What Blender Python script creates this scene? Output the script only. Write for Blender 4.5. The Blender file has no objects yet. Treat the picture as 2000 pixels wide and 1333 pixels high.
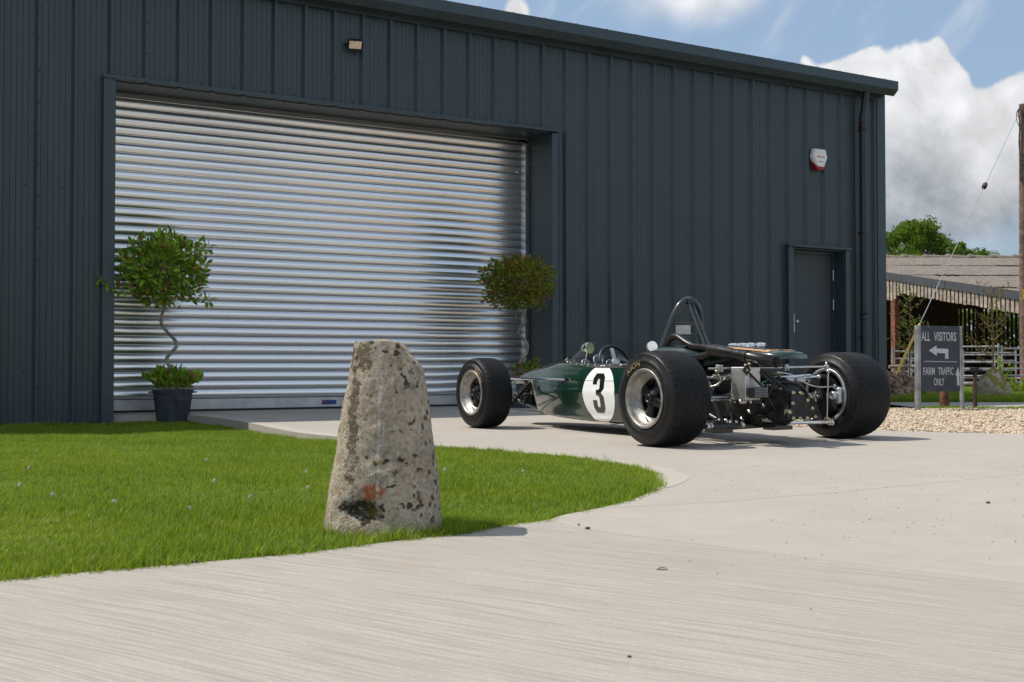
import bpy, bmesh, math, random
import numpy as np
from mathutils import Vector, Matrix, noise as mn
R = math.radians
random.seed(7)
S = bpy.context.scene
COL = S.collection
# ------------------------------------------------------------------ camera, sky, sun, exposure
cd = bpy.data.cameras.new('camera'); cam = bpy.data.objects.new('camera', cd); COL.objects.link(cam)
cam.location = (0, 0, .49); cam.rotation_euler = (R(90) + math.atan(47.5/2222), 0, 0)
cd.sensor_width = 36; cd.lens = 2222/2000*36; cd.clip_start = .05; cd.clip_end = 3000
cd.dof.use_dof = True; cd.dof.focus_distance = 6.9; cd.dof.aperture_fstop = 11
S.camera = cam
SUN_EL = R(56.5); SUN_DIR = Vector((.99*math.cos(SUN_EL), -.14*math.cos(SUN_EL), -math.sin(SUN_EL)))
sd = bpy.data.lights.new('sun', 'SUN'); sun = bpy.data.objects.new('sun', sd); COL.objects.link(sun)
sd.energy = 4.1; sd.angle = R(.53); sd.color = (1, .93, .83)
sun.rotation_euler = SUN_DIR.to_track_quat('-Z', 'Y').to_euler()
S.view_settings.view_transform = 'Standard'; S.view_settings.look = 'None'
S.view_settings.exposure = .20; S.view_settings.gamma = 1; S.view_settings.use_curve_mapping = False
S.render.engine = 'CYCLES'
S.cycles.max_bounces = 8; S.cycles.transparent_max_bounces = 24

W = bpy.data.worlds.new('World'); S.world = W; W.use_nodes = True
wt = W.node_tree; wt.nodes.clear()
class NT:
    """tiny node-tree helper"""
    def __init__(s, t): s.t = t
    def n(s, ty, **k):
        nd = s.t.nodes.new(ty)
        for a, b in k.items():
            setattr(nd, a, b)
        return nd
    def put(s, sock, v):
        if hasattr(v, 'is_linked') or isinstance(v, bpy.types.NodeSocket): s.t.links.new(v, sock)
        else:
            if isinstance(v, (tuple, list)) and len(v) == 3 and sock.type == 'RGBA': v = (*v, 1)
            sock.default_value = v
    def m(s, op, a, b=0., c=0., clamp=False):
        nd = s.n('ShaderNodeMath', operation=op); nd.use_clamp = clamp
        s.put(nd.inputs[0], a); s.put(nd.inputs[1], b); s.put(nd.inputs[2], c); return nd.outputs[0]
    def vm(s, op, a, b=(0, 0, 0), o=0):
        nd = s.n('ShaderNodeVectorMath', operation=op); s.put(nd.inputs[0], a)
        if op == 'SCALE': s.put(nd.inputs[3], b)
        else: s.put(nd.inputs[1], b)
        return nd.outputs[o]
    def mix(s, f, a, b, ty='MIX'):
        nd = s.n('ShaderNodeMix', data_type='RGBA', blend_type=ty); nd.clamp_factor = True
        s.put(nd.inputs[0], f); s.put(nd.inputs[6], a); s.put(nd.inputs[7], b); return nd.outputs[2]
    def noise(s, v, scale, det=4., rough=.5, dist=0., out=0):
        nd = s.n('ShaderNodeTexNoise'); s.put(nd.inputs['Vector'], v); s.put(nd.inputs['Scale'], float(scale))
        s.put(nd.inputs['Detail'], float(det)); s.put(nd.inputs['Roughness'], float(rough)); s.put(nd.inputs['Distortion'], float(dist)); return nd.outputs[out]
    def voro(s, v, scale, feat='F1', out='Distance', rnd=1.):
        nd = s.n('ShaderNodeTexVoronoi', feature=feat); s.put(nd.inputs['Vector'], v); s.put(nd.inputs['Scale'], float(scale))
        nd.inputs['Randomness'].default_value = rnd
        return nd.outputs[out]
    def ramp(s, f, a, b, lo=0., hi=1.):
        nd = s.n('ShaderNodeMapRange', clamp=True); nd.interpolation_type = 'SMOOTHSTEP'
        s.put(nd.inputs[0], f); s.put(nd.inputs[1], a); s.put(nd.inputs[2], b); s.put(nd.inputs[3], lo); s.put(nd.inputs[4], hi); return nd.outputs[0]
    def xyz(s, v):
        nd = s.n('ShaderNodeSeparateXYZ'); s.put(nd.inputs[0], v); return nd.outputs
    def comb(s, x, y, z):
        nd = s.n('ShaderNodeCombineXYZ'); s.put(nd.inputs[0], x); s.put(nd.inputs[1], y); s.put(nd.inputs[2], z); return nd.outputs[0]
k = NT(wt)
sky = k.n('ShaderNodeTexSky', sky_type='NISHITA', sun_disc=False, sun_elevation=SUN_EL,
          sun_rotation=math.atan2(-SUN_DIR.x, -SUN_DIR.y), air_density=1.0, dust_density=1.2, ozone_density=1.0, altitude=50)
dirv = k.vm('NORMALIZE', k.n('ShaderNodeTexCoord').outputs['Generated'])
X, Y, Z = k.xyz(dirv)
az = k.m('ARCTAN2', X, Y); el = k.m('ARCSINE', Z)
flat = k.comb(k.m('MULTIPLY', az, 1.0), k.m('MULTIPLY', el, 1.5), k.m('MULTIPLY', k.m('COSINE', az), .6))
# billowing field
bil = k.noise(dirv, 6.5, 8, .56, .25)
bil2 = k.noise(k.vm('ADD', dirv, (3.1, 1.7, .4)), 19., 6, .55, .1)
vor = k.voro(k.vm('ADD', dirv, k.vm('SCALE', k.noise(dirv, 9, 3, .5, 0, 1), .06)), 15., 'SMOOTH_F1')
vor2 = k.voro(k.vm('ADD', dirv, k.vm('SCALE', k.noise(dirv, 30, 3, .5, 0, 1), .02)), 44., 'SMOOTH_F1')
field = k.m('ADD', k.m('ADD', k.m('MULTIPLY', k.m('SUBTRACT', bil, .5), .05), k.m('MULTIPLY', k.m('SUBTRACT', bil2, .5), .05)), k.m('ADD', k.m('MULTIPLY', k.m('SUBTRACT', .35, vor), .085), k.m('MULTIPLY', k.m('SUBTRACT', .3, vor2), .030)))
# the great cumulus bank to the right of the building
dip = k.ramp(k.m('ABSOLUTE', k.m('SUBTRACT', az, .392)), .035, .0, 0., .030)
top = k.m('SUBTRACT', k.m('ADD', .268, k.m('MULTIPLY', k.m('ABSOLUTE', k.m('SUBTRACT', az, .33)), -.05)), dip)
e1 = k.m('ADD', k.m('SUBTRACT', top, el), field)
e2 = k.m('ADD', k.m('MULTIPLY', k.m('SUBTRACT', az, .235), .9), field)
bank = k.m('MULTIPLY', k.ramp(e1, 0., .009), k.ramp(e2, 0., .012))
bank = k.m('MULTIPLY', bank, k.ramp(az, 1.3, .9))
# open patch low down near the horizon
low = k.ramp(k.m('ADD', el, k.m('MULTIPLY', k.m('SUBTRACT', bil, .5), .16)), .085, .125)
bank = k.m('MULTIPLY', bank, k.m('MAXIMUM', low, .35))
# small cumulus tufts just above the roof line, and the general broken cloud of the day
gen = k.noise(k.vm('MULTIPLY', dirv, (1, 1, 2.2)), 2.6, 9, .58, .35)
genm = k.ramp(gen, .47, .60)
hide = k.ramp(k.m('ABSOLUTE', k.m('SUBTRACT', az, .32)), .36, .5)
hide = k.m('MAXIMUM', hide, k.ramp(el, .36, .46))
genm = k.m('MULTIPLY', genm, hide)
def blob(a, e, ra, re, soft=.5):
    d = k.m('SQRT', k.m('ADD', k.m('POWER', k.m('DIVIDE', k.m('SUBTRACT', az, a), ra), 2.), k.m('POWER', k.m('DIVIDE', k.m('SUBTRACT', el, e), re), 2.)))
    return k.ramp(k.m('ADD', k.m('SUBTRACT', 1., d), k.m('MULTIPLY', field, 5.5)), 0., soft)
tuft = k.m('MAXIMUM', blob(.004, .300, .016, .022, .35), blob(.075, .270, .03, .010, .6))
soft = k.m('MULTIPLY', k.m('MAXIMUM', blob(.165, .318, .11, .038, .9), k.m('MULTIPLY', blob(.30, .335, .13, .024, 1.2), .6)), .9)
wisp = k.m('MULTIPLY', k.ramp(k.noise(k.comb(k.m('ADD', k.m('MULTIPLY', az, 3.), k.m('MULTIPLY', el, -3.2)), k.m('MULTIPLY', k.m('ADD', az, el), .9), 0.), 5.5, 6, .55, .3), .52, .78), .55)
wisp = k.m('MULTIPLY', wisp, k.ramp(el, .2, .3))
cloud = k.m('MAXIMUM', k.m('MAXIMUM', bank, genm), k.m('MAXIMUM', tuft, soft))
# cloud body: bright crowns, blue-grey flat bases
depth_in = k.m('SUBTRACT', k.m('SUBTRACT', top, el), k.m('MULTIPLY', field, -.4))
shade = k.ramp(k.m('ADD', depth_in, k.m('MULTIPLY', k.m('SUBTRACT', k.noise(dirv, 11, 6, .6, .4), .5), .17)), .045, .165)
shade = k.m('MULTIPLY', shade, k.ramp(az, .15, .3))
gsh = k.m('MULTIPLY', k.ramp(gen, .60, .80), .5)
shade = k.m('MAXIMUM', shade, k.m('MULTIPLY', gsh, genm))
relief = k.m('MULTIPLY', k.ramp(k.noise(dirv, 24, 6, .6, .5), .36, .66, .86, 1.04), k.ramp(k.m('ADD', k.m('MULTIPLY', vor, .7), k.m('MULTIPLY', vor2, .6)), .25, .75, 1.04, .86))
ccol = k.mix(shade, (6.3, 6.35, 6.5), (2.15, 2.55, 2.95))
ccol = k.vm('SCALE', ccol, relief)
skyc = k.mix(.6, k.vm('SCALE', sky.outputs[0], .9), (2.6, 3.6, 4.9))
skyc = k.mix(wisp, skyc, (5.2, 5.5, 5.9))
ground_c = (2.4, 2.2, 1.9)
fin = k.mix(k.m('MULTIPLY', cloud, k.ramp(el, -.01, .015)), skyc, ccol)
bg = k.n('ShaderNodeBackground'); k.put(bg.inputs[0], fin); bg.inputs[1].default_value = .125
W.cycles.sampling_method = 'MANUAL'; W.cycles.sample_map_resolution = 512
wo = k.n('ShaderNodeOutputWorld'); wt.links.new(bg.outputs[0], wo.inputs[0])

# ------------------------------------------------------------------ helpers
class MB:
    def __init__(s): s.v = []; s.f = []; s.mi = []; s.sm = []; s.cur = 0; s.smooth = True
    def add(s, vs, fs, sm=None):
        b = len(s.v); s.v += [tuple(p) for p in vs]
        for f in fs: s.f.append(tuple(i+b for i in f)); s.mi.append(s.cur); s.sm.append(s.smooth if sm is None else sm)
        return s
    def box(s, c, d, rot=None, tp=1.):
        x, y, z = d[0]/2, d[1]/2, d[2]/2
        vs = [Vector((sx*x*(tp if sz > 0 else 1), sy*y*(tp if sz > 0 else 1), sz*z)) for sz in (-1, 1) for sy in (-1, 1) for sx in (-1, 1)]
        if rot is not None: vs = [rot @ v for v in vs]
        vs = [v + Vector(c) for v in vs]
        return s.add(vs, [(0, 2, 3, 1), (4, 5, 7, 6), (0, 1, 5, 4), (2, 6, 7, 3), (0, 4, 6, 2), (1, 3, 7, 5)], False)
    def bbox(s, c, d, bev=.004, rot=None):
        """bevelled box"""
        x, y, z = d[0]/2, d[1]/2, d[2]/2; b = min(bev, x*.49, y*.49, z*.49)
        bm = bmesh.new(); bmesh.ops.create_cube(bm, size=1)
        for v in bm.verts: v.co = Vector((v.co.x*2*x, v.co.y*2*y, v.co.z*2*z))
        bmesh.ops.bevel(bm, geom=bm.edges[:], offset=b, segments=1, affect='EDGES')
        bm.verts.index_update()
        vs = [v.co.copy() for v in bm.verts]
        if rot is not None: vs = [rot @ v for v in vs]
        vs = [v + Vector(c) for v in vs]; fs = [[v.index for v in f.verts] for f in bm.faces]; bm.free()
        return s.add(vs, fs, False)
    def tube(s, pts, r, n=10, cap=True, closed=False):
        pts = [Vector(p) for p in pts]; m = len(pts)
        rs = r if isinstance(r, (list, tuple)) else [r]*m
        vs = []; prev = None
        for i, p in enumerate(pts):
            if closed: t = pts[(i+1) % m] - pts[i-1]
            elif i == 0: t = pts[1]-p
            elif i == m-1: t = p-pts[i-1]
            else: t = (pts[i+1]-p).normalized() + (p-pts[i-1]).normalized()
            t.normalize()
            if prev is None:
                a = Vector((0, 0, 1)) if abs(t.z) < .9 else Vector((1, 0, 0)); u = t.cross(a).normalized()
            else:
                u = prev - t*prev.dot(t); u.normalize()
            prev = u; w = t.cross(u)
            for j in range(n):
                a = 2*math.pi*j/n; vs.append(p + (u*math.cos(a)+w*math.sin(a))*rs[i])
        fs = []
        for i in range(m if closed else m-1):
            for j in range(n):
                i2 = (i+1) % m
                fs.append((i*n+j, i*n+(j+1) % n, i2*n+(j+1) % n, i2*n+j))
        s.add(vs, fs)
        if cap and not closed:
            s.add(vs[:n], [tuple(range(n))[::-1]], False); s.add(vs[-n:], [tuple(range(n))], False)
        return s
    def lathe(s, prof, org=(0, 0, 0), axis=(0, 0, 1), n=32, a0=0, a1=2*math.pi):
        """prof: list of (along, radius)"""
        ax = Vector(axis).normalized(); h = Vector((0, 0, 1)) if abs(ax.z) < .9 else Vector((1, 0, 0))
        u = ax.cross(h).normalized(); w = ax.cross(u); o = Vector(org)
        full = abs(a1-a0-2*math.pi) < 1e-6; nn = n if full else n+1
        vs = []
        for t, r in prof:
            for j in range(nn):
                a = a0+(a1-a0)*j/n; vs.append(o+ax*t+(u*math.cos(a)+w*math.sin(a))*r)
        fs = []
        for i in range(len(prof)-1):
            for j in range(n):
                j2 = (j+1) % nn if full else j+1
                fs.append((i*nn+j, i*nn+j2, (i+1)*nn+j2, (i+1)*nn+j))
        return s.add(vs, fs)
    def sphere(s, c, r, n=12, m=8):
        r = r if isinstance(r, (tuple, list)) else (r, r, r); vs = []; fs = []
        for i in range(m+1):
            a = math.pi*i/m
            for j in range(n):
                b = 2*math.pi*j/n; vs.append((c[0]+r[0]*math.sin(a)*math.cos(b), c[1]+r[1]*math.sin(a)*math.sin(b), c[2]+r[2]*math.cos(a)))
        for i in range(m):
            for j in range(n): fs.append((i*n+j, (i+1)*n+j, (i+1)*n+(j+1) % n, i*n+(j+1) % n))
        return s.add(vs, fs)
    def prism(s, poly, z0, z1, f=lambda x, y, z: (x, y, z)):
        n = len(poly)
        vs = [f(x, y, z0) for x, y in poly]+[f(x, y, z1) for x, y in poly]
        s.add(vs, [tuple(range(n))[::-1], tuple(range(n, 2*n))]+[(i, (i+1) % n, n+(i+1) % n, n+i) for i in range(n)], False)
        return s
    def mesh(s, name, mats):
        me = bpy.data.meshes.new(name); me.from_pydata(s.v, [], s.f)
        for m_ in (mats if isinstance(mats, (list, tuple)) else [mats]): me.materials.append(m_)
        me.polygons.foreach_set('material_index', s.mi); me.polygons.foreach_set('use_smooth', s.sm)
        me.update(); return me
    def build(s, name, mats, parent=None, auto=None, **tags):
        me = s.mesh(name, mats)
        if auto:
            bm = bmesh.new(); bm.from_mesh(me); bmesh.ops.remove_doubles(bm, verts=bm.verts, dist=1e-5)
            bmesh.ops.recalc_face_normals(bm, faces=bm.faces)
            for e in bm.edges:
                if len(e.link_faces) == 2 and e.calc_face_angle(0) > R(auto): e.smooth = False
            bm.to_mesh(me); bm.free()
        return link(name, me, parent, **tags)
def link(name, me, parent=None, **tags):
    o = bpy.data.objects.new(name, me); COL.objects.link(o)
    if parent is not None: o.parent = parent
    for a, b in tags.items(): o[a] = b
    return o
def thing(name, label, cat, loc=(0, 0, 0), rz=0., group=None):
    o = bpy.data.objects.new(name, None); COL.objects.link(o); o.location = loc; o.rotation_euler = (0, 0, rz)
    o['label'] = label; o['category'] = cat; o.empty_display_size = .1
    if group: o['group'] = group
    return o
def kids(o): return [c for c in bpy.data.objects if c.parent == o]
def copy_tree(o, parent=None):
    c = o.copy(); COL.objects.link(c); c.parent = parent
    for ch in kids(o): copy_tree(ch, c)
    return c
def smooth_path(pts, n=8):
    P = [Vector(p) for p in pts]; out = []
    for i in range(len(P)-1):
        p0 = P[max(i-1, 0)]; p1 = P[i]; p2 = P[i+1]; p3 = P[min(i+2, len(P)-1)]
        for j in range(n):
            t = j/n
            out.append(.5*((2*p1)+(-p0+p2)*t+(2*p0-5*p1+4*p2-p3)*t*t+(-p0+3*p1-3*p2+p3)*t**3))
    out.append(P[-1]); return out

# ------------------------------------------------------------------ materials
def material(name, col=(.5, .5, .5), rough=.5, metal=0., var=.08, vscale=8., bump=0., bscale=60., coat=0., spec=.5, rvar=.0, trans=None):
    m_ = bpy.data.materials.new(name); m_.use_nodes = True; t = NT(m_.node_tree)
    b = m_.node_tree.nodes['Principled BSDF']
    tc = t.n('ShaderNodeTexCoord').outputs['Object']
    n1 = t.noise(tc, vscale, 5, .6)
    c2 = tuple(min(1, c*(1+var*2)) for c in col); c1 = tuple(c*(1-var*2) for c in col)
    t.put(b.inputs['Base Color'], t.mix(t.ramp(n1, .3, .7), c1, c2))
    if rvar: t.put(b.inputs['Roughness'], t.ramp(t.noise(tc, vscale*1.7, 5, .6), .3, .7, max(.02, rough-rvar), rough+rvar))
    else: b.inputs['Roughness'].default_value = rough
    b.inputs['Metallic'].default_value = metal; b.inputs['Specular IOR Level'].default_value = spec
    if coat: b.inputs['Coat Weight'].default_value = coat; b.inputs['Coat Roughness'].default_value = .03
    if bump:
        bp = t.n('ShaderNodeBump'); bp.inputs['Distance'].default_value = bump; bp.inputs['Strength'].default_value = 1
        t.put(bp.inputs['Height'], t.noise(tc, bscale, 5, .6)); t.put(b.inputs['Normal'], bp.outputs[0])
    m_['_t'] = 0
    return m_
def nodes(m_): return NT(m_.node_tree), m_.node_tree.nodes['Principled BSDF']
def leafmat(name, cols, rough=.45, trans=.35):
    m_ = bpy.data.materials.new(name); m_.use_nodes = True; t = NT(m_.node_tree); nt = m_.node_tree; nt.nodes.clear()
    geo = t.n('ShaderNodeNewGeometry'); rnd = geo.outputs['Random Per Island']
    cr = t.n('ShaderNodeValToRGB'); t.put(cr.inputs[0], rnd)
    while len(cr.color_ramp.elements) < len(cols): cr.color_ramp.elements.new(.5)
    for e, (p, c) in zip(cr.color_ramp.elements, cols): e.position = p; e.color = (*c, 1)
    b = t.n('ShaderNodeBsdfPrincipled'); t.put(b.inputs['Base Color'], cr.outputs[0]); b.inputs['Roughness'].default_value = rough; b.inputs['Specular IOR Level'].default_value = .22
    tr = t.n('ShaderNodeBsdfTranslucent'); t.put(tr.inputs[0], t.mix(.5, cr.outputs[0], (.35, .5, .03)))
    ms = t.n('ShaderNodeMixShader'); ms.inputs[0].default_value = trans
    nt.links.new(b.outputs[0], ms.inputs[1]); nt.links.new(tr.outputs[0], ms.inputs[2])
    o = t.n('ShaderNodeOutputMaterial'); nt.links.new(ms.outputs[0], o.inputs[0]); return m_

# --- cladding paint
M = {}
m_ = material('anthracite cladding paint', (.046, .064, .074), .42, 0, .05, 3, spec=.55); M['clad'] = m_
t, b = nodes(m_); tc = t.n('ShaderNodeTexCoord').outputs['Object']
strk = t.noise(t.vm('MULTIPLY', tc, (9, 9, .5)), 1., 5, .6)
t.put(b.inputs['Roughness'], t.ramp(strk, .3, .7, .30, .44))
spk = t.ramp(t.voro(tc, 9.), .02, .012)
t.put(b.inputs['Base Color'], t.mix(t.m('MULTIPLY', spk, t.ramp(t.noise(tc, 1.3, 2), .62, .68)), t.mix(t.ramp(strk, .25, .75), (.031, .049, .058), (.040, .061, .071)), (.3, .31, .3)))
M['trim'] = material('anthracite trim paint', (.035, .056, .067), .36, 0, .05, 2, spec=.55)
M['screw'] = material('dark screw heads', (.02, .022, .026), .4, .2)
M['doorpaint'] = material('door paint', (.046, .060, .068), .5, 0, .05, 2, bump=.0004, bscale=200)
M['blackhole'] = material('dark interior', (.006, .006, .006), .9)
M['pinklip'] = material('primer lip', (.36, .29, .25), .5)
m_ = material('galvanised shutter', (.62, .64, .66), .26, .95, .04, 3); M['shutter'] = m_
t, b = nodes(m_); tc = t.n('ShaderNodeTexCoord').outputs['Object']
st = t.noise(t.vm('MULTIPLY', tc, (.35, .35, 260)), 1., 3, .65)
sp = t.noise(tc, 45, 4, .6)
t.put(b.inputs['Roughness'], t.ramp(st, .3, .7, .19, .31))
t.put(b.inputs['Base Color'], t.mix(t.ramp(st, .35, .7), (.80, .81, .82), (.93, .94, .95)))
bp = t.n('ShaderNodeBump'); bp.inputs['Distance'].default_value = .00035; t.put(bp.inputs['Height'], st); t.put(b.inputs['Normal'], bp.outputs[0])
M['galv'] = material('galvanised steel', (.5, .52, .54), .42, .85, .12, 12, rvar=.1)
M['alubar'] = material('aluminium bottom bar', (.56, .56, .57), .4, .8, .05, 8)
M['rubberseal'] = material('black rubber seal', (.012, .012, .013), .6)
M['blueplate'] = material('blue maker plate', (.02, .05, .22), .35)
M['white'] = material('white plastic', (.78, .78, .77), .35, 0, .03, 6)
M['redplastic'] = material('red lens plastic', (.35, .006, .008), .22, 0, .05, 6)
M['redprint'] = material('red print', (.55, .04, .08), .5)
M['black'] = material('black plastic', (.012, .012, .013), .4, 0, .1, 20)
M['pipe'] = material('dark downpipe', (.018, .02, .026), .28, 0, .1, 4)
M['steel'] = material('brushed steel', (.6, .6, .6), .3, 1.)
M['lampglass'] = material('floodlight glass', (.62, .5, .4), .12, .6, .1, 20)
# --- car
M['green'] = material('racing green paint', (.0018, .024, .014), .22, 0, .03, 3, coat=1., spec=.5)
M['gold'] = material('gold stripe paint', (.50, .27, .11), .35, 0, .03, 3, coat=.5)
m_ = material('tyre rubber', (.0085, .0085, .009), .42, 0, .12, 14, spec=.32, bump=.0008, bscale=70, rvar=.1); M['rubber'] = m_
M['tread'] = material('tread rubber', (.009, .009, .010), .55, 0, .15, 25, spec=.28, bump=.0006, bscale=160)
M['ochre'] = material('ochre tyre lettering', (.20, .14, .07), .6, 0, .25, 60)
M['rim'] = material('polished wheel alloy', (.34, .325, .30), .50, .9, .14, 16, rvar=.1)
M['spoke'] = material('black cast magnesium', (.012, .012, .013), .33, .3, .2, 20)
M['chrome'] = material('chrome', (.86, .86, .86), .06, 1., .02)
M['nickel'] = material('nickel plated tube', (.62, .60, .56), .2, 1., .05, 8)
M['brass'] = material('cadmium plated bolt', (.48, .40, .24), .35, 1., .1, 20)
M['frame'] = material('dark frame paint', (.018, .030, .034), .28, 0, .1, 6, coat=.4)
M['exhaust'] = material('black exhaust coating', (.016, .015, .0145), .34, .3, .12, 10, rvar=.08)
M['engine'] = material('engine casting', (.019, .019, .020), .5, .3, .3, 22, bump=.002, bscale=40)
M['alu'] = material('plain aluminium sheet', (.60, .59, .57), .40, .9, .05, 5, rvar=.08)
M['interior'] = material('cockpit black', (.008, .010, .010), .5)
M['num white'] = material('roundel white', (.80, .80, .80), .3, 0, .01, coat=.6)
M['num black'] = material('numeral black', (.008, .008, .008), .28, 0, .01, coat=.6)
m_ = bpy.data.materials.new('clear perspex'); m_.use_nodes = True; t = NT(m_.node_tree); m_.node_tree.nodes.clear()
fr = t.n('ShaderNodeLayerWeight'); frv = t.m('ADD', .045, t.m('MULTIPLY', t.m('POWER', fr.outputs['Facing'], 4.), .45))
tr = t.n('ShaderNodeBsdfTransparent'); tr.inputs[0].default_value = (.93, .95, .95, 1); gl = t.n('ShaderNodeBsdfGlossy'); gl.inputs['Roughness'].default_value = .03
ms = t.n('ShaderNodeMixShader'); m_.node_tree.links.new(frv, ms.inputs[0]); m_.node_tree.links.new(tr.outputs[0], ms.inputs[1]); m_.node_tree.links.new(gl.outputs[0], ms.inputs[2])
o = t.n('ShaderNodeOutputMaterial'); m_.node_tree.links.new(ms.outputs[0], o.inputs[0]); M['perspex'] = m_
M['leather'] = material('black leather', (.012, .012, .012), .45)
M['gauge'] = material('gauge face', (.03, .03, .035), .2, 0, .3, 60, coat=1)
# --- ground
BR = Vector((.82, -.57, 0)).normalized()
def concrete(name, c1, c2, brush, bscale):
    m_ = material(name); t, b = nodes(m_); g = t.n('ShaderNodeTexCoord').outputs['Object']
    x, y, z = t.xyz(g)
    al = t.m('ADD', t.m('MULTIPLY', x, BR.x), t.m('MULTIPLY', y, BR.y)); ac = t.m('ADD', t.m('MULTIPLY', x, -BR.y), t.m('MULTIPLY', y, BR.x))
    wob = t.m('MULTIPLY', t.noise(g, .9, 2), .10)
    ac = t.m('ADD', ac, wob)
    s1 = t.noise(t.comb(t.m('MULTIPLY', al, 1.8), t.m('MULTIPLY', ac, bscale), 0.), 1., 5, .62)
    s2 = t.noise(t.comb(t.m('MULTIPLY', al, 7.), t.m('MULTIPLY', ac, bscale*2.6), 3.), 1., 4, .6)
    h = t.m('ADD', t.m('MULTIPLY', s1, .65), t.m('MULTIPLY', s2, .35))
    big = t.noise(g, .75, 6, .62, .4); mid = t.noise(g, 5., 6, .65); fine = t.noise(g, 240., 3, .7)
    col = t.mix(t.ramp(big, .3, .7), c1, c2)
    col = t.mix(t.ramp(mid, .35, .75, 0., .5), col, tuple(c*.86 for c in c1))
    col = t.mix(t.ramp(h, .42, .56, brush, 0.), col, tuple(c*.68 for c in c1))
    gr = t.noise(g, 105., 4, .75); col = t.mix(t.ramp(gr, .42, .62, 0., .40), col, tuple(c*.70 for c in c1)); col = t.mix(t.ramp(gr, .40, .28, 0., .5), col, tuple(min(1, c*1.25) for c in c2))
    col = t.mix(t.ramp(fine, .4, .7, .0, .42), col, tuple(c*.70 for c in c2))
    # blotches of dust/stain and tiny debris specks
    col = t.mix(t.m('MULTIPLY', t.ramp(t.noise(t.vm('MULTIPLY', g, (1.2, .5, 1)), 2.2, 6, .7, .8), .58, .74), .35), col, (.33, .27, .19))
    spk = t.ramp(t.voro(g, 5.5), .020, .012)
    col = t.mix(t.m('MULTIPLY', spk, t.ramp(t.noise(g, 1.9, 3), .5, .6)), col, (.13, .11, .06))
    t.put(b.inputs['Base Color'], col); b.inputs['Roughness'].default_value = .82; b.inputs['Specular IOR Level'].default_value = .3
    bp = t.n('ShaderNodeBump'); bp.inputs['Distance'].default_value = .0022 if brush > .3 else .0012
    t.put(bp.inputs['Height'], t.m('ADD', h, t.m('MULTIPLY', fine, .12))); t.put(b.inputs['Normal'], bp.outputs[0])
    return m_
M['conc_brush'] = concrete('brushed concrete', (.405, .372, .328), (.45, .415, .368), .9, 118)
M['conc'] = concrete('floated concrete', (.405, .368, .325), (.45, .412, .366), .25, 80)
M['conc_edge'] = concrete('tooled concrete margin', (.44, .402, .352), (.48, .44, .388), .05, 20)
M['joint'] = material('dirt filled joint', (.12, .10, .08), .95)
M['soil'] = material('soil', (.10, .075, .048), .95, 0, .3, 9, bump=.02, bscale=30)
M['turf'] = material('turf base', (.035, .06, .014), .95, 0, .35, 4, bump=.02, bscale=50)
M['verge'] = material('rough verge', (.075, .12, .022), .95, 0, .35, 3, bump=.04, bscale=8)
M['yard'] = material('farm yard earth', (.27, .25, .20), .95, 0, .25, .8, bump=.03, bscale=5)
M['road'] = concrete('road concrete', (.36, .34, .31), (.41, .39, .36), .05, 20)
M['gravbase'] = material('gravel bed base', (.34, .26, .17), .95, 0, .3, 40, bump=.02, bscale=45)

# ------------------------------------------------------------------ ground sheets
def sheet(name, poly, z, mat, thick=None, parent=None, **tags):
    """flat polygon; with a thickness it becomes a slab going down"""
    bm = bmesh.new(); vs = [bm.verts.new((x, y, z)) for x, y in poly]; f = bm.faces.new(vs)
    if f.normal.z < 0: f.normal_flip()
    bm.normal_update()
    if f.normal.z < 0: bmesh.ops.reverse_faces(bm, faces=[f])
    if thick:
        r = bmesh.ops.extrude_face_region(bm, geom=[f]); nv = [e for e in r['geom'] if isinstance(e, bmesh.types.BMVert)]
        for v in nv: v.co.z -= thick
        bmesh.ops.recalc_face_normals(bm, faces=bm.faces)
    bmesh.ops.triangulate(bm, faces=[f for f in bm.faces if len(f.verts) > 4])
    me = bpy.data.meshes.new(name); bm.to_mesh(me); bm.free(); me.materials.append(mat)
    return link(name, me, parent, **tags)
sheet('ground', [(-400, -200), (400, -200), (400, 900), (-400, 900)], -.16, M['yard'], kind='structure')
# the lawn outline (world metres): front edge, tip, back edge, then along the wall
front = [(-6.5, -.6), (-3.0, 1.43), (-1.9, 2.10), (-1.17, 2.61), (-.85, 2.80), (-.54, 2.99), (-.42, 3.105), (-.29, 3.215), (-.15, 3.335), (0, 3.52), (.112, 3.615), (.170, 3.74), (.30, 3.92), (.40, 4.09), (.479, 4.265), (.559, 4.50), (.615, 4.78), (.637, 5.03), (.61, 5.30)]
back = [(.54, 5.58), (.42, 5.82), (.27, 6.08), (-.06, 6.45), (-.40, 6.88), (-.90, 7.47), (-1.46, 8.14), (-1.80, 8.75), (-2.15, 9.50), (-2.55, 10.3), (-2.97, 10.95), (-3.15, 11.22), (-3.30, 11.42)]
def dense(P, n=5): return [(p.x, p.y) for p in smooth_path([(x, y, 0) for x, y in P], n)]
fr_d = dense(front); bk_d = dense(back)
lawn_poly = dense(front+back, 5)+[(-3.75, 11.28), (-9.8, 7.8), (-9.8, 1.)]
def lawn_z(x, y):
    # turf is level with the paving at the front, a few centimetres below it against the building
    d = max(0., min(1., (y-5.6)/4.6)); return -.012-.085*d*d*(3-2*d)
bm = bmesh.new(); vs = [bm.verts.new((x, y, 0)) for x, y in lawn_poly]; f = bm.faces.new(vs)
bmesh.ops.triangulate(bm, faces=[f])
for _ in range(3): bmesh.ops.subdivide_edges(bm, edges=[e for e in bm.edges if e.calc_length() > .35], cuts=1)
bmesh.ops.triangulate(bm, faces=bm.faces[:])
for v in bm.verts: v.co.z = lawn_z(v.co.x, v.co.y)
bm.normal_update()
if sum(f.normal.z for f in bm.faces) < 0: bmesh.ops.reverse_faces(bm, faces=bm.faces)
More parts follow.
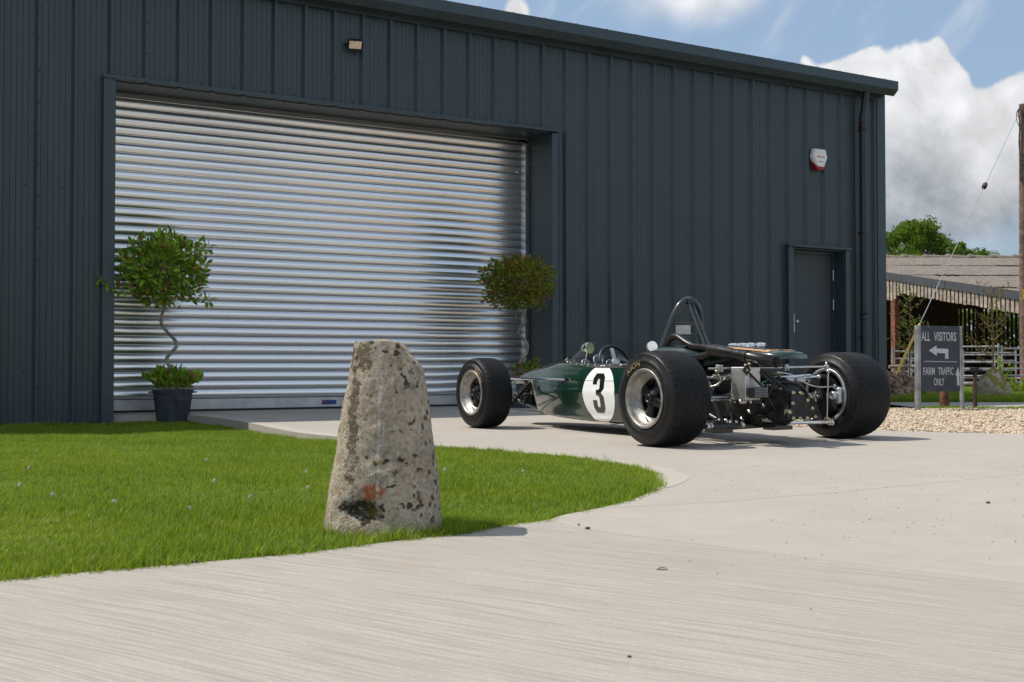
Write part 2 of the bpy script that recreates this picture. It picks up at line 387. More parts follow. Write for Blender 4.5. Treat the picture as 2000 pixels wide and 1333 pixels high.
me = bpy.data.meshes.new('lawn'); bm.to_mesh(me); bm.free(); me.materials.append(M['turf'])
link('lawn', me, None, kind='structure')

# drive: slabs cut by joints, a tooled margin round the lawn
drive = bpy.data.objects.new('driveway', None); COL.objects.link(drive); drive['kind'] = 'structure'
def offset(P, d):
    out = []
    for i, p in enumerate(P):
        a = Vector(P[max(i-1, 0)]); c = Vector(P[min(i+1, len(P)-1)]); t_ = (c-a).normalized(); out.append((p[0]+t_.y*d, p[1]-t_.x*d))
    return out
edge_all = dense(front+back, 5)
def near(q): return min(range(len(edge_all)), key=lambda i: (Vector(edge_all[i])-Vector(q)).length)
iJ, iK, iT = near((.112, 3.615)), near((.30, 3.92)), near((.559, 4.50))
J1 = [edge_all[iJ], (.214, 3.425), (.36, 3.27), (.555, 3.095), (.85, 2.82), (1.153, 2.56), (1.9, 1.95), (3.2, .95), (6.5, -1.5)]
J2 = [edge_all[iK], (.48, 3.98), (.727, 4.085), (1.25, 4.40), (2.316, 5.145), (3.3, 5.9), (4.6, 6.9), (7.5, 9.0)]
slabA = edge_all[:iJ]+J1+[(6.5, -4), (-6.5, -4)]
g = .0016
def shift(P, dx, dy): return [(x+dx, y+dy) for x, y in P]
slabB = shift(J1, g, g)[::-1]+edge_all[iJ+1:iK]+shift(J2, g*.5, -g)+[(12, 9.0), (12, -1.5)]
sheet('concrete_slab', slabA, 0, M['conc_brush'], .12, drive)
sheet('concrete_slab', slabB, 0, M['conc'], .12, drive)
W0 = Vector((.452, 13.75, 0)); wd = Vector((.866, .5, 0)).normalized(); wn = Vector((.5, -.866, 0)).normalized()
def wp(t_, out=0., z=0.): p = W0+wd*t_+wn*out; return (p.x, p.y, z)
outer = [(3.66, 8.12), (3.1, 8.36), (2.75, 8.60), (2.40, 8.88), (2.12, 9.20), (1.9, 9.7), (1.78, 10.6), (1.75, 12.5), (1.72, 14.44)]
outer_d = dense(outer, 4)
R3 = shift(J2, -g*.5, g)
wallpts = [wp(.03, 0)[:2], wp(.03, -.70)[:2], wp(-5.07, -.70)[:2], wp(-5.07, .03)[:2]]
slabC = R3+[(12, 9.), (12, 7.0), (6, 7.55)]+outer_d+wallpts+edge_all[iK+1:][::-1]
sheet('concrete_slab', slabC, 0, M['conc'], .12, drive)
mE = edge_all[iT:]; mW = offset(edge_all, 1.)[iT:]
mO = [tuple(Vector(a)+(Vector(b_)-Vector(a))*.14*min(1, (i_/9.)**.6)) for i_, (a, b_) in enumerate(zip(mE, mW))]
sheet('concrete_margin', mE+mO[::-1], .0012, M['conc_edge'], None, drive)
sheet('joint_bed', [(-6.4, -3.9), (11.9, -3.9), (11.9, 8.9), (5.9, 7.5), (2.0, 9.0), (.75, 7.0), (.66, 4.9), (.60, 4.5), (.33, 3.93), (.18, 3.70), (.12, 3.6), (-.4, 3.06), (-6.4, -.8)], -.006, M['joint'], None, drive)
# gravel bed, grass strips, road
gravel_poly = outer_d[::-1]+[(6, 7.55), (12, 7.0), (14, 7.0), (14, 12.9), (4.6, 13.15), (4.9, 16.2)]
sheet('gravel_bed', gravel_poly, -.03, M['gravbase'], kind='structure')
sheet('road', [(4.9, 13.75), (8., 13.05), (40, 12.9), (40, 15.55), (5.0, 15.85)], -.022, M['road'], kind='structure')
sheet('grass_verge', [(4.9, 12.9), (9.6, 12.75), (7.4, 13.25), (4.9, 13.9)], -.012, M['verge'], kind='structure')
sheet('field_verge', [(5.0, 15.7), (60, 15.4), (60, 23.5), (5.6, 23.5)], -.03, M['verge'], kind='structure')

# ------------------------------------------------------------------ warehouse
wh = thing('warehouse', 'dark anthracite metal-clad farm warehouse with a big silver roller shutter and a side door', 'building', tuple(W0), math.atan2(wd.y, wd.x))
# local frame: x along the wall, -y outwards, z up.
ZT = 4.455
def pan(t0):
    """profile points (x, outward) of one 1 m sheet starting at rib centre t0: 3 pans, micro grooves"""
    P = []
    for i in range(3):
        a = t0+i/3
        P += [(a-.013, .040), (a+.014, .040), (a+.024, 0.)]
        for q in (.085, .138, .190, .243):
            P += [(a+q-.0035, 0), (a+q, -.0030), (a+q+.0035, 0)]
        P += [(a+1/3-.040, 0.)]
    P.append((t0+1-.013, .040)); return P
def clip(P, a, b_):
    out = []
    for i in range(len(P)-1):
        (x0, h0), (x1, h1) = P[i], P[i+1]
        if x1 <= a or x0 >= b_ or x1-x0 < 1e-9: continue
        def at(x): return h0+(h1-h0)*(x-x0)/(x1-x0)
        s0, s1 = max(x0, a), min(x1, b_)
        if not out or abs(out[-1][0]-s0) > 1e-6: out.append((s0, at(s0)))
        out.append((s1, at(s1)))
    return out
T_OPEN = (-5.13, .06, 3.30); D_OPEN = (3.86, 4.96, 2.12)
T_END = 5.60
k0 = -11
for i in range(k0, 7):
    t0 = .232+i; a, b_ = t0-.013, min(t0+1-.013, T_END)
    if b_ <= a: continue
    P = pan(t0); mb = MB(); mb.smooth = False
    cuts = sorted(set([a, b_]+[c for c in (T_OPEN[0], T_OPEN[1], D_OPEN[0], D_OPEN[1]) if a < c < b_]))
    for c0, c1 in zip(cuts[:-1], cuts[1:]):
        mid = (c0+c1)/2; zb = -.13
        if T_OPEN[0] < mid < T_OPEN[1]: zb = T_OPEN[2]
        if D_OPEN[0] < mid < D_OPEN[1]: zb = D_OPEN[2]
        Q = clip(P, c0, c1); n = len(Q)
        zs = [zb, ZT]
        mb.add([(x, -h, z) for z in zs for x, h in Q], [(j, j+1, n+j+1, n+j) for j in range(n-1)])
    mb.build('cladding_sheet', M['clad'], wh)
# screws
mb = MB()
def scr(x, z, out): mb.lathe([(0, .0085), (.004, .0085), (.007, .004), (.007, 0)], (x, -out, z), (0, -1, 0), 7)
for i in range(k0, 7):
    t0 = .232+i
    z = 3.919
    while z > .1:
        ok = not (T_OPEN[0]-.05 < t0 < T_OPEN[1]+.05 and z < T_OPEN[2]+.06) and not (D_OPEN[0]-.08 < t0 < D_OPEN[1]+.08 and z < D_OPEN[2]+.06)
        if ok and t0 < 5.5: scr(t0, z, .040)
        z -= .303
    for j in range(3):
        x = t0+j/3
        if x < 5.5: scr(x, 4.405, .045)
        xm = x+.22
        for zz in (2.21, .42):
            if T_OPEN[0]-.12 < xm < T_OPEN[1]+.12 or (D_OPEN[0]-.1 < xm < D_OPEN[1]+.1 and zz < 2.2) or xm > 5.5: continue
            scr(xm, zz, 0)
        if T_OPEN[0] < xm < T_OPEN[1]: scr(xm, 3.385, 0)
z = 4.3
while z > 0: scr(5.625, z, .040); z -= .3
for j in range(22): scr(5.60-.44*j-.1, 4.604, .27)
mb.build('screws', M['screw'], wh, kind='stuff')
# eaves closure, gutter fascia, roof, corner, other walls
def prof(name, pts, x0, x1, mat, parent=wh):
    mb = MB(); mb.smooth = False; n = len(pts)
    mb.add([(x, -o_, z) for x in (x0, x1) for o_, z in pts], [(i, (i+1) % n, n+(i+1) % n, n+i) for i in range(n)]+[tuple(range(n))[::-1], tuple(range(n, 2*n))])
    return mb.build(name, mat, parent)
prof('eaves_flashing', [(.042, 4.362), (.045, 4.362), (.045, 4.47), (.042, 4.47)], -11, 5.6, M['trim'])
for i in range(-33, 17):      # dark profile fillers between the ribs under the flashing
    pass
gx = [-11.2, -5.4, 0.30, 5.775]
for a, b_ in zip(gx[:-1], gx[1:]):
    prof('gutter', [(.0, 4.465), (.20, 4.40), (.285, 4.475), (.285, 4.600), (.24, 4.604), (.24, 4.585), (.0, 4.55)], a+.0015, b_-.0015, M['trim'])
mb = MB(); mb.smooth = False
L, Dp = 17.0, 14.
xa, xb = -11.2, 5.77
mb.add([(xa, -.24, 4.59), (xb, -.24, 4.59), (xb, Dp/2, 5.25), (xa, Dp/2, 5.25), (xb, Dp, 4.6), (xa, Dp, 4.6)], [(0, 1, 2, 3), (3, 2, 4, 5)])
mb.build('roof', M['trim'], wh)
mb = MB(); mb.smooth = False
mb.add([(xb, .0, -.16), (xb, Dp, -.16), (xb, Dp, 4.6), (xb, Dp/2, 5.2), (xb, 0, 4.5), (xa, 0, -.16), (xa, Dp, -.16), (xa, Dp, 4.6), (xa, Dp/2, 5.2), (xa, 0, 4.5)], [(0, 1, 2, 3, 4), (5, 9, 8, 7, 6), (1, 6, 7, 2)])
mb.build('end_wall', M['clad'], wh)
mb = MB(); mb.bbox((5.685, -.012, 2.14), (.17, .06, 4.64), .003); mb.build('corner_flashing', M['trim'], wh)
mb = MB(); mb.box((-8.1, -.020, -.115), (6.1, .05, .06)); mb.build('base_flashing', M['trim'], wh)
mb = MB(); mb.box((2.0, -.020, .012), (3.6, .05, .022)); mb.build('base_flashing', M['trim'], wh)
# roller door surround
for x_, z_, w_, h_ in ((-5.127, 1.62, .115, 3.40), (.036, 1.645, .085, 3.30)):
    mb = MB(); mb.bbox((x_, -.035, z_), (w_, .09, h_), .002); mb.build('door_trim', M['trim'], wh)
mb = MB(); mb.bbox((-2.55, -.045, 3.328), (5.29, .11, .034), .002); mb.build('head_flashing', M['trim'], wh)
mb = MB(); mb.box((-2.53, .24, 3.318), (5.10, .50, .010)); mb.build('lintel_soffit', M['trim'], wh)
mb = MB()
for x in np.arange(-4.9, 0, .40): mb.lathe([(0, .009), (.006, .006), (.006, 0)], (x, .10, 3.313), (0, 0, -1), 8)
mb.build('soffit_screws', M['screw'], wh, kind='stuff')
mb = MB(); mb.box((-2.53, .500, 3.314), (5.06, .018, .012)); mb.build('soffit_lip', M['pinklip'], wh)
for x_ in (-.0035, -5.067):
    mb = MB(); mb.box((x_, .265, 1.65), (.007, .55, 3.32)); mb.build('reveal_panel', M['trim'], wh)
# roller shutter
sh = bpy.data.objects.new('roller_shutter', None); COL.objects.link(sh); sh.parent = wh; sh.location = (0, .515, 0)
pitch = .0950; n_sl = 33; z0 = .135
mb = MB(); P = []
# curved slat: convex bulge then hooked return
for j in range(9):
    a = j/8; P.append((.0135*math.sin(math.pi*(a*.93+.035))**.85, .006+a*(pitch-.012)))
P += [(-.005, pitch-.003), (-.005, pitch), (.0, pitch+.002)]
nP = len(P); xl, xr = -5.045, -.055
xs = [xl, xl+.02]+list(np.linspace(xl+.5, xr-.5, 8))+[xr-.045, xr-.02, xr]
vs = []
for x in xs:
    kx = 1. if x < xr-.03 else (.55 if x < xr-.01 else .15)
    for o_, z in P: vs.append((x, -o_*kx, z))
mb.add(vs, [(i*nP+j, (i+1)*nP+j, (i+1)*nP+j+1, i*nP+j+1) for i in range(len(xs)-1) for j in range(nP-1)])
slat_me = mb.mesh('slat', M['shutter'])
rs = random.Random(3)
for i in range(n_sl):
    o = link('slat', slat_me, sh); o.location = (0, rs.uniform(-.0008, .0008), z0+i*pitch); o.rotation_euler = (rs.uniform(-.012, .012), 0, rs.uniform(-.0003, .0003))
mb = MB(); mb.box((-2.55, 0, .078), (4.98, .03, .108)); mb.build('bottom_bar', M['alubar'], sh)
mb = MB(); mb.box((-2.55, -.002, .012), (4.99, .04, .022)); mb.build('rubber_seal', M['rubberseal'], sh)
mb = MB(); mb.bbox((-2.62, -.019, .075), (.17, .004, .048), .001); mb.build('maker_plate', M['blueplate'], sh)
mb = MB(); mb.box((-2.67, -.0225, .082), (.04, .002, .012)); mb.build('plate_print', M['redprint'], sh)
for x in (-5.055, -.035):
    mb = MB(); mb.box((x-.018, -.012, 1.63), (.005, .07, 3.26)); mb.box((x+.018, -.012, 1.63), (.005, .07, 3.26)); mb.box((x, .024, 1.63), (.04, .005, 3.26)); mb.build('guide_rail', M['galv'], sh)
mb = MB(); mb.lathe([(-5.04, .16), (-.04, .16)], (0, .17, 3.42), (1, 0, 0), 24); mb.build('roll', M['shutter'], sh)
mb = MB(); mb.box((-2.55, .35, 3.5), (5.2, .01, .8)); mb.box((-2.55, .20, 3.9), (5.2, .4, .01)); mb.build('shutter_hood', M['blackhole'], sh)
# personnel door
dr = bpy.data.objects.new('side_door', None); COL.objects.link(dr); dr.parent = wh
for x_ in (3.868, 4.955):
    mb = MB(); mb.bbox((x_, -.034, 1.05), (.09, .088, 2.14), .002); mb.build('frame', M['trim'], dr)
mb = MB(); mb.bbox((4.415, -.045, 2.142), (1.20, .11, .034), .002); mb.build('drip_flashing', M['trim'], dr)
mb = MB(); mb.box((4.903, .08, 1.05), (.010, .24, 2.15)); mb.box((3.918, .08, 1.05), (.010, .24, 2.15)); mb.box((4.41, .08, 2.112), (.98, .24, .010)); mb.box((4.41, .13, 2.085), (.97, .05, .035)); mb.box((4.878, .145, 1.05), (.04, .05, 2.1)); mb.build('reveal', M['trim'], dr)
mb = MB(); mb.bbox((4.39, .18, 1.04), (.94, .05, 2.06), .003); mb.build('door_leaf', M['doorpaint'], dr)
mb = MB(); mb.box((4.115, .150, 1.08), (.045, .008, .26)); mb.build('lock_plate', M['steel'], dr)
mb = MB(); mb.lathe([(0, .012), (.045, .012), (.05, .030), (.075, .030), (.078, .0)], (4.140, .148, 1.10), (0, -1, 0), 20); mb.build('knob', M['steel'], dr)
for z in (1.78, 1.36, .35):
    mb = MB(); mb.tube([(4.858, .112, z-.075), (4.858, .112, z+.075)], .009, 8); mb.build('hinge', M['steel'], dr)
# downpipe
dp = bpy.data.objects.new('downpipe', None); COL.objects.link(dp); dp.parent = wh
px_ = 5.235
mb = MB(); mb.tube([(px_+.02, -.17, 4.45), (px_+.015, -.15, 4.36), (px_, -.11, 4.05), (px_, -.11, -.05)], .048, 18); mb.build('pipe', M['pipe'], dp)
for z in (3.93, 1.2):
    mb = MB(); mb.lathe([(-.05, .048), (-.05, .057), (-.035, .057), (-.03, .052), (.03, .052), (.035, .058), (.05, .058), (.05, .048)], (px_, -.11, z), (0, 0, 1), 16); mb.build('collar', M['pipe'], dp)
for z in (3.86, 2.39, .9):
    mb = MB(); mb.lathe([(-.012, .050), (-.012, .056), (.012, .056), (.012, .050)], (px_, -.11, z), (0, 0, 1), 16); mb.box((px_, -.04, z), (.03, .08, .02)); mb.box((px_-.062, -.08, z), (.03, .02, .02)); mb.build('bracket', M['pipe'], dp)

# floodlight
fl = thing('floodlight', 'small black floodlight with square glass fixed high on the cladding above the shutter', 'light', wp(-2.56, .09, 4.0), math.atan2(wd.y, wd.x)-.25)
rt_ = Matrix.Rotation(R(38), 3, 'X')
mb = MB(); mb.bbox((0, 0, 0), (.165, .045, .125), .006, rt_); mb.build('housing', M['black'], fl)
mb = MB(); mb.bbox(tuple(rt_ @ Vector((0, -.022, .008))), (.135, .006, .085), .002, rt_); mb.build('glass', M['lampglass'], fl)
mb = MB(); mb.tube([(-.088, 0, 0), (-.10, .03, .01), (-.10, .085, .03), (.0, .088, .03), (.10, .05, .01), (.088, 0, 0)], .010, 8); mb.build('bracket', M['black'], fl)
mb = MB(); mb.tube(smooth_path([(-.02, .03, -.03), (-.015, .01, -.085), (.02, .0, -.095), (.055, .02, -.05)]), .005, 6); mb.build('cable', M['black'], fl)
# text helper (font outlines turned to mesh)
def text_mesh(txt, size=1., bold=0.):
    cu = bpy.data.curves.new('txt', 'FONT'); cu.body = txt; cu.size = size; cu.align_x = 'CENTER'; cu.offset = bold; cu.resolution_u = 3; cu.fill_mode = 'FRONT' if hasattr(cu, 'fill_mode') else cu.fill_mode
    o = bpy.data.objects.new('txt', cu); COL.objects.link(o)
    dg = bpy.context.evaluated_depsgraph_get(); dg.update()
    me = bpy.data.meshes.new_from_object(o.evaluated_get(dg)); bpy.data.objects.remove(o); bpy.data.curves.remove(cu)
    vs = [v.co.copy() for v in me.vertices]; fs = [tuple(p.vertices) for p in me.polygons]; bpy.data.meshes.remove(me); return vs, fs
def text_into(mb, txt, w, h, place, bold=0.):
    """text stretched to width w and height h, each point mapped by place(x, y)"""
    vs, fs = text_mesh(txt, 1., bold)
    x0 = min(v.x for v in vs); x1 = max(v.x for v in vs); y0 = min(v.y for v in vs); y1 = max(v.y for v in vs)
    mb.add([place((v.x-(x0+x1)/2)/(x1-x0)*w, (v.y-(y0+y1)/2)/(y1-y0)*h) for v in vs], fs, False)
# alarm box
al = thing('alarm_box', 'white hexagonal security alarm box with red base on the cladding above the side door', 'alarm', wp(4.405, .036, 3.375), math.atan2(wd.y, wd.x))
hexo = [(-.135, .03), (-.10, .145), (.10, .145), (.135, .03), (.075, -.10), (.065, -.135), (-.065, -.135), (-.075, -.10)]
mb = MB(); n = len(hexo)
mb.add([(x*1.04, 0, z) for x, z in hexo]+[(x*1.04, -.05, z) for x, z in hexo]+[(x*.86, -.078, z*.9+.002) for x, z in hexo], [(i, (i+1) % n, n+(i+1) % n, n+i) for i in range(n)]+[(n+i, n+(i+1) % n, 2*n+(i+1) % n, 2*n+i) for i in range(n)]+[tuple(range(2*n, 3*n))[::-1]], False)
mb.build('cover', M['white'], al, auto=20)
mb = MB(); mb.add([(-.118, -.0, -.03), (-.07, -.0, -.145), (.07, 0, -.145), (.118, 0, -.03), (-.108, -.046, -.06), (-.066, -.075, -.150), (.066, -.075, -.150), (.108, -.046, -.06), (-.055, -.083, -.108), (.055, -.083, -.108)],
       [(0, 1, 5, 4), (1, 2, 6, 5), (2, 3, 7, 6), (4, 5, 8), (5, 6, 9, 8), (6, 7, 9)], False); mb.build('strobe_lens', M['redplastic'], al)
mb = MB(); text_into(mb, 'Security', .15, .042, lambda x, y: (x, -.0795, y+.03), .02); mb.build('lettering', M['redprint'], al)
mb = MB(); mb.smooth = False
for i in range(9): mb.box((-.052+i*.013, -.0793, -.035), (.009, .001, .010 if i % 3 else .014))
mb.build('small_print', M['redprint'], al, kind='stuff')
# ------------------------------------------------------------------ the racing car
C0 = Vector((1.584, 7.26, 0)); fwv = Vector((-.515, .857, 0)).normalized(); rtv = Vector((fwv.y, -fwv.x, 0))
car = thing('race_car', 'dark green open-wheel vintage racing car with black 3 on white disc, facing the shutter', 'racing car', tuple(C0), math.atan2(rtv.y, rtv.x))
# half sections of the tub/shell: (y, [(x, z) ...]) bottom centre to top centre, 9 control points
def sect(y, zb, wb, wm, zm, ws, zs, wr, zr, zt, wt):
    return (y, [(0, zb), (wb, zb), (wb+(wm-wb)*.62, zb+(zm-zb)*.30), (wm, zm), (wm-(wm-ws)*.30, zm+(zs-zm)*.5), (ws, zs), (ws-(ws-wr)*.44, zs+(zr-zs)*.55), (wr, zr), (wt, zt-(zt-zr)*.12), (0, zt)])
ST = [sect(.42, .10, .24, .32, .27, .31, .38, .26, .50, .60, .14),
      sect(.62, .09, .30, .385, .27, .375, .38, .32, .50, .62, .17),
      sect(.80, .085, .325, .405, .28, .395, .38, .358, .483, .50, .33),
      sect(1.10, .085, .33, .412, .28, .403, .38, .368, .480, .495, .33),
      sect(1.45, .085, .325, .408, .28, .398, .38, .362, .481, .495, .32),
      sect(1.72, .088, .295, .388, .275, .375, .38, .335, .488, .510, .27),
      sect(1.95, .092, .255, .350, .270, .338, .38, .290, .492, .540, .17),
      sect(2.14, .10, .220, .305, .262, .296, .378, .24, .475, .535, .13),
      sect(2.30, .12, .19, .262, .262, .258, .372, .21, .452, .512, .11),
      sect(2.50, .15, .16, .235, .272, .232, .365, .185, .424, .475, .10),
      sect(2.70, .18, .12, .20, .285, .20, .352, .16, .39, .425, .09),
      sect(2.86, .21, .08, .15, .292, .15, .335, .12, .355, .375, .06),
      sect(2.95, .25, .03, .06, .295, .06, .315, .05, .325, .335, .02)]
def catm(p0, p1, p2, p3, t): return .5*((2*p1)+(-p0+p2)*t+(2*p0-5*p1+4*p2-p3)*t*t+(-p0+3*p1-3*p2+p3)*t**3)
NP = 10
def station(y):
    ys = [s[0] for s in ST]; i = max(0, min(len(ys)-2, sum(1 for q in ys if q <= y)-1)); t_ = (y-ys[i])/(ys[i+1]-ys[i]); t_ = max(0, min(1, t_))
    a, b_, c, d = ST[max(i-1, 0)][1], ST[i][1], ST[i+1][1], ST[min(i+2, len(ST)-1)][1]
    return [(catm(a[k_][0], b_[k_][0], c[k_][0], d[k_][0], t_), catm(a[k_][1], b_[k_][1], c[k_][1], d[k_][1], t_)) for k_ in range(NP)]
SEAM = 5
def body_pt(y, u):
    """u: 0 bottom centre ... 9 top centre (continuous)"""
    P = station(y); u = max(0, min(NP-1, u)); i = min(int(u), NP-2); t_ = u-i
    a, b_, c, d = P[max(i-1, 0)], P[i], P[i+1], P[min(i+2, NP-1)]
    x = catm(a[0], b_[0], c[0], d[0], t_); z = catm(a[1], b_[1], c[1], d[1], t_); return (max(0, x), z)
def body_n(y, u, side=-1):
    e = .02
    p = Vector((side*body_pt(y, u)[0], y, body_pt(y, u)[1])); q = Vector((side*body_pt(y, u+e)[0], y, body_pt(y, u+e)[1])); r_ = Vector((side*body_pt(y+e, u)[0], y+e, body_pt(y+e, u)[1]))
    n_ = (q-p).cross(r_-p); n_.normalize()
    if n_.x*side < 0: n_ = -n_
    return p, n_
def shell(name, mat, y0, y1, u0, u1, ny, nu, skip=None, off=0.):
    for side in (-1, 1) if False else (0,):
        mb = MB()
        ysn = np.linspace(y0, y1, ny+1)
        rows = []
        for y in ysn:
            row = []
            for sgn in (-1, 1):
                us = np.linspace(u0, u1, nu+1); us = us if sgn == -1 else us
                row.append([(sgn*body_pt(y, u)[0], y, body_pt(y, u)[1]+off) for u in us])
            rows.append(row)
        for si, sgn in enumerate((-1, 1)):
            vs = [p for r_ in rows for p in r_[si]]; w = nu+1; fs = []
            for i in range(ny):
                for j in range(nu):
                    yc = (ysn[i]+ysn[i+1])/2; uc = u0+(u1-u0)*(j+.5)/nu
                    if skip and skip(yc, uc): continue
                    q = (i*w+j, i*w+j+1, (i+1)*w+j+1, (i+1)*w+j)
                    fs.append(q if sgn == -1 else q[::-1])
            mb.add(vs, fs)
        me = mb.mesh(name, mat)
        bm = bmesh.new(); bm.from_mesh(me); bmesh.ops.remove_doubles(bm, verts=bm.verts, dist=1e-5)
        loose = [v for v in bm.verts if not v.link_faces]; bmesh.ops.delete(bm, geom=loose, context='VERTS')
        bmesh.ops.recalc_face_normals(bm, faces=bm.faces); bm.to_mesh(me); bm.free()
        return link(name, me, car)
shell('lower_body', M['green'], .80, 2.26, 0, SEAM-.03, 60, 26)
CK0, CK1 = .80, 1.98
def rim_x(y):   # half width of the cockpit opening
    if y < CK0 or y > CK1: return 0
    a = (y-CK0)/(CK1-CK0); return .33*math.sin(math.pi*min(1, a*3.2)/2)**.6 * (1-max(0, (a-.62)/.38)**2.2)
shell('upper_body', M['green'], .80, 2.26, SEAM+.03, NP-1, 90, 36, lambda y, u: body_pt(y, u)[0] < rim_x(y) and u > 6.5)
shell('nose_cone', M['green'], 2.262, 2.95, SEAM+.03, NP-1, 30, 22)
shell('nose_tip', M['green'], 2.66, 2.95, 0, SEAM+.03, 14, 16)
# cockpit inside, seat, bulkhead
mb = MB(); mb.smooth = False
mb.add([(-.30, .78, .12), (.30, .78, .12), (.26, 2.1, .14), (-.26, 2.1, .14), (-.315, .78, .475), (.315, .78, .475), (.25, 2.1, .46), (-.25, 2.1, .46)], [(0, 1, 2, 3), (0, 4, 5, 1), (1, 5, 6, 2), (2, 6, 7, 3), (3, 7, 4, 0)])
mb.build('cockpit_tub', M['interior'], car)
mb = MB(); mb.bbox((0, 1.0, .18), (.42, .42, .08), .03); mb.bbox((0, .84, .38), (.44, .09, .36), .04, Matrix.Rotation(R(18), 3, 'X')); mb.build('seat', M['leather'], car)
for s_ in (-1, 1):
    mb = MB(); mb.smooth = False
    mb.add([(s_*.30, 2.262, .375), (s_*.262, 2.262, .375), (s_*.20, 2.262, .10), (s_*.225, 2.262, .10), (s_*.298, 2.29, .372), (s_*.262, 2.29, .372), (s_*.20, 2.29, .105), (s_*.222, 2.29, .105)], [(0, 1, 2, 3), (4, 5, 6, 7), (0, 4, 7, 3)])
    mb.build('front_bulkhead', M['alu'], car)
mb = MB(); mb.box((0, 2.27, .24), (.40, .01, .26)); mb.build('bulkhead_panel', M['interior'], car)
# seam between the shells and piping
def ribbon(name, mat, pts_fn, n, w, off, side):
    mb = MB(); vs = []
    for i in range(n+1):
        y, u = pts_fn(i/n)
        for du in (-w, w):
            p, n_ = body_n(y, u+du, side); vs.append(p+n_*off)
    mb.add(vs, [(2*i, 2*i+1, 2*i+3, 2*i+2) for i in range(n)]); return mb.build(name, mat, car)
for sd_ in (-1, 1):
    ribbon('seam_shadow', M['interior'], lambda t_: (.80+1.45*t_, SEAM), 40, .028, -.004, sd_)  # dark ribbon; the shadow between the shells is put into its colour
# roundels and numerals on both flanks: a disc laid on the surface in (y, arc length)
def flank_map(side):
    yc, uc = 1.205, None
    cache = {}
    def arc(y):
        y = round(y, 3)
        if y not in cache:
            L_ = [0]; us = np.linspace(1, 7.6, 90); last = body_pt(y, 1)
            for u in us[1:]:
                p = body_pt(y, u); L_.append(L_[-1]+math.hypot(p[0]-last[0], p[1]-last[1])); last = p
            # arc zero at z = .285 on the flank
            zz = [body_pt(y, u)[1] for u in us]; i0 = next(i for i, z in enumerate(zz) if z > .285)
            cache[y] = (us, [l-L_[i0] for l in L_])
        return cache[y]
    def f(dy, s_, off):
        y = yc+dy; us, L_ = arc(y); u = float(np.interp(s_, L_, us)); p, n_ = body_n(y, u, side); return p+n_*off
    return f
three = [(0, 1.35), (0, 1.66), (.2, 1.9), (.8, 1.9), (1, 1.70), (1, 1.15), (.78, .97), (1, .79), (1, .22), (.8, 0), (.2, 0), (0, .24), (0, .60), (.36, .60), (.36, .36), (.43, .28), (.56, .28), (.62, .36), (.62, .72), (.52, .84), (.34, .84), (.34, 1.10), (.52, 1.10), (.62, 1.2), (.62, 1.54), (.55, 1.62), (.44, 1.62), (.37, 1.54), (.37, 1.35)]
def inpoly(x, y, P):
    c = False; j = len(P)-1
    for i in range(len(P)):
        if (P[i][1] > y) != (P[j][1] > y) and x < (P[j][0]-P[i][0])*(y-P[i][1])/(P[j][1]-P[i][1])+P[i][0]: c = not c
        j = i
    return c
for side in (-1, 1):
    f = flank_map(side); mb = MB(); vs = []; fs = []; nr, na = 16, 72; Rr, Rs = .196, .212
    for i in range(nr+1):
        for j in range(na):
            a = 2*math.pi*j/na; rr = i/nr; vs.append(f(rr*Rr*math.cos(a), rr*Rs*math.sin(a), .0012))
    for i in range(nr):
        for j in range(na): fs.append((i*na+j, i*na+(j+1) % na, (i+1)*na+(j+1) % na, (i+1)*na+j))
    mb.add(vs, fs); mb.build('roundel', M['num white'], car)
    mb = MB(); nx, ny = 44, 84; Wn, Hn = .138, .285; idx = {}; vs = []; fs = []
    for i in range(nx):
        for j in range(ny):
            cx, cy = (i+.5)/nx, (j+.5)/ny*1.9
            if not inpoly(cx, cy, three): continue
            q = []
            for a, b_ in ((i, j), (i+1, j), (i+1, j+1), (i, j+1)):
                if (a, b_) not in idx:
                    sx = (a/nx-.5)*Wn
                    idx[(a, b_)] = len(vs); vs.append(f(sx*side*1. if side == 1 else -sx, (b_/ny-.5)*Hn+.006, .0022))
                q.append(idx[(a, b_)])
            fs.append(tuple(q))
    mb.add(vs, fs); mb.build('numeral', M['num black'], car)
    # dark strip across the disc, painted for the shadow in the seam
    vs = []
    for i in range(31):
        y = 1.205+(-.2+.4*i/30)
        for du in (-.018, .018):
            p, n_ = body_n(y, SEAM+du, side); vs.append(p+n_*.0030)
    mb = MB(); mb.add(vs, [(2*i, 2*i+1, 2*i+3, 2*i+2) for i in range(30)]); mb.build('seam_shadow_line', M['interior'], car)
# windscreen
baseP = [(0, 2.06, .553), (.13, 2.00, .543), (.245, 1.84, .517), (.325, 1.62, .496), (.357, 1.35, .484), (.362, 1.08, .483), (.352, .88, .486)]
topP = [(0, 1.76, .672), (.09, 1.735, .670), (.175, 1.64, .662), (.235, 1.48, .640), (.275, 1.28, .602), (.31, 1.08, .560), (.345, .88, .498)]
def mirror_path(P, n=6):
    L_ = smooth_path(P, n); return [Vector((-p.x, p.y, p.z)) for p in L_[::-1]]+L_[1:]
bp_, tp_ = mirror_path(baseP), mirror_path(topP)
mb = MB(); nv = len(bp_); K = 6
for i_ in range(K+1):
    t_ = i_/K
    for a, b_ in zip(bp_, tp_):
        p = a.lerp(b_, t_); bul = math.sin(math.pi*t_)*.018; p = p+Vector((p.x*.12*bul*8, bul, bul*.3)); mb.v.append(tuple(p))
for i_ in range(K):
    for j in range(nv-1): mb.f.append((i_*nv+j, i_*nv+j+1, (i_+1)*nv+j+1, (i_+1)*nv+j)); mb.mi.append(0); mb.sm.append(True)
ws = mb.build('windscreen', M['perspex'], car)
mb = MB(); vs = []
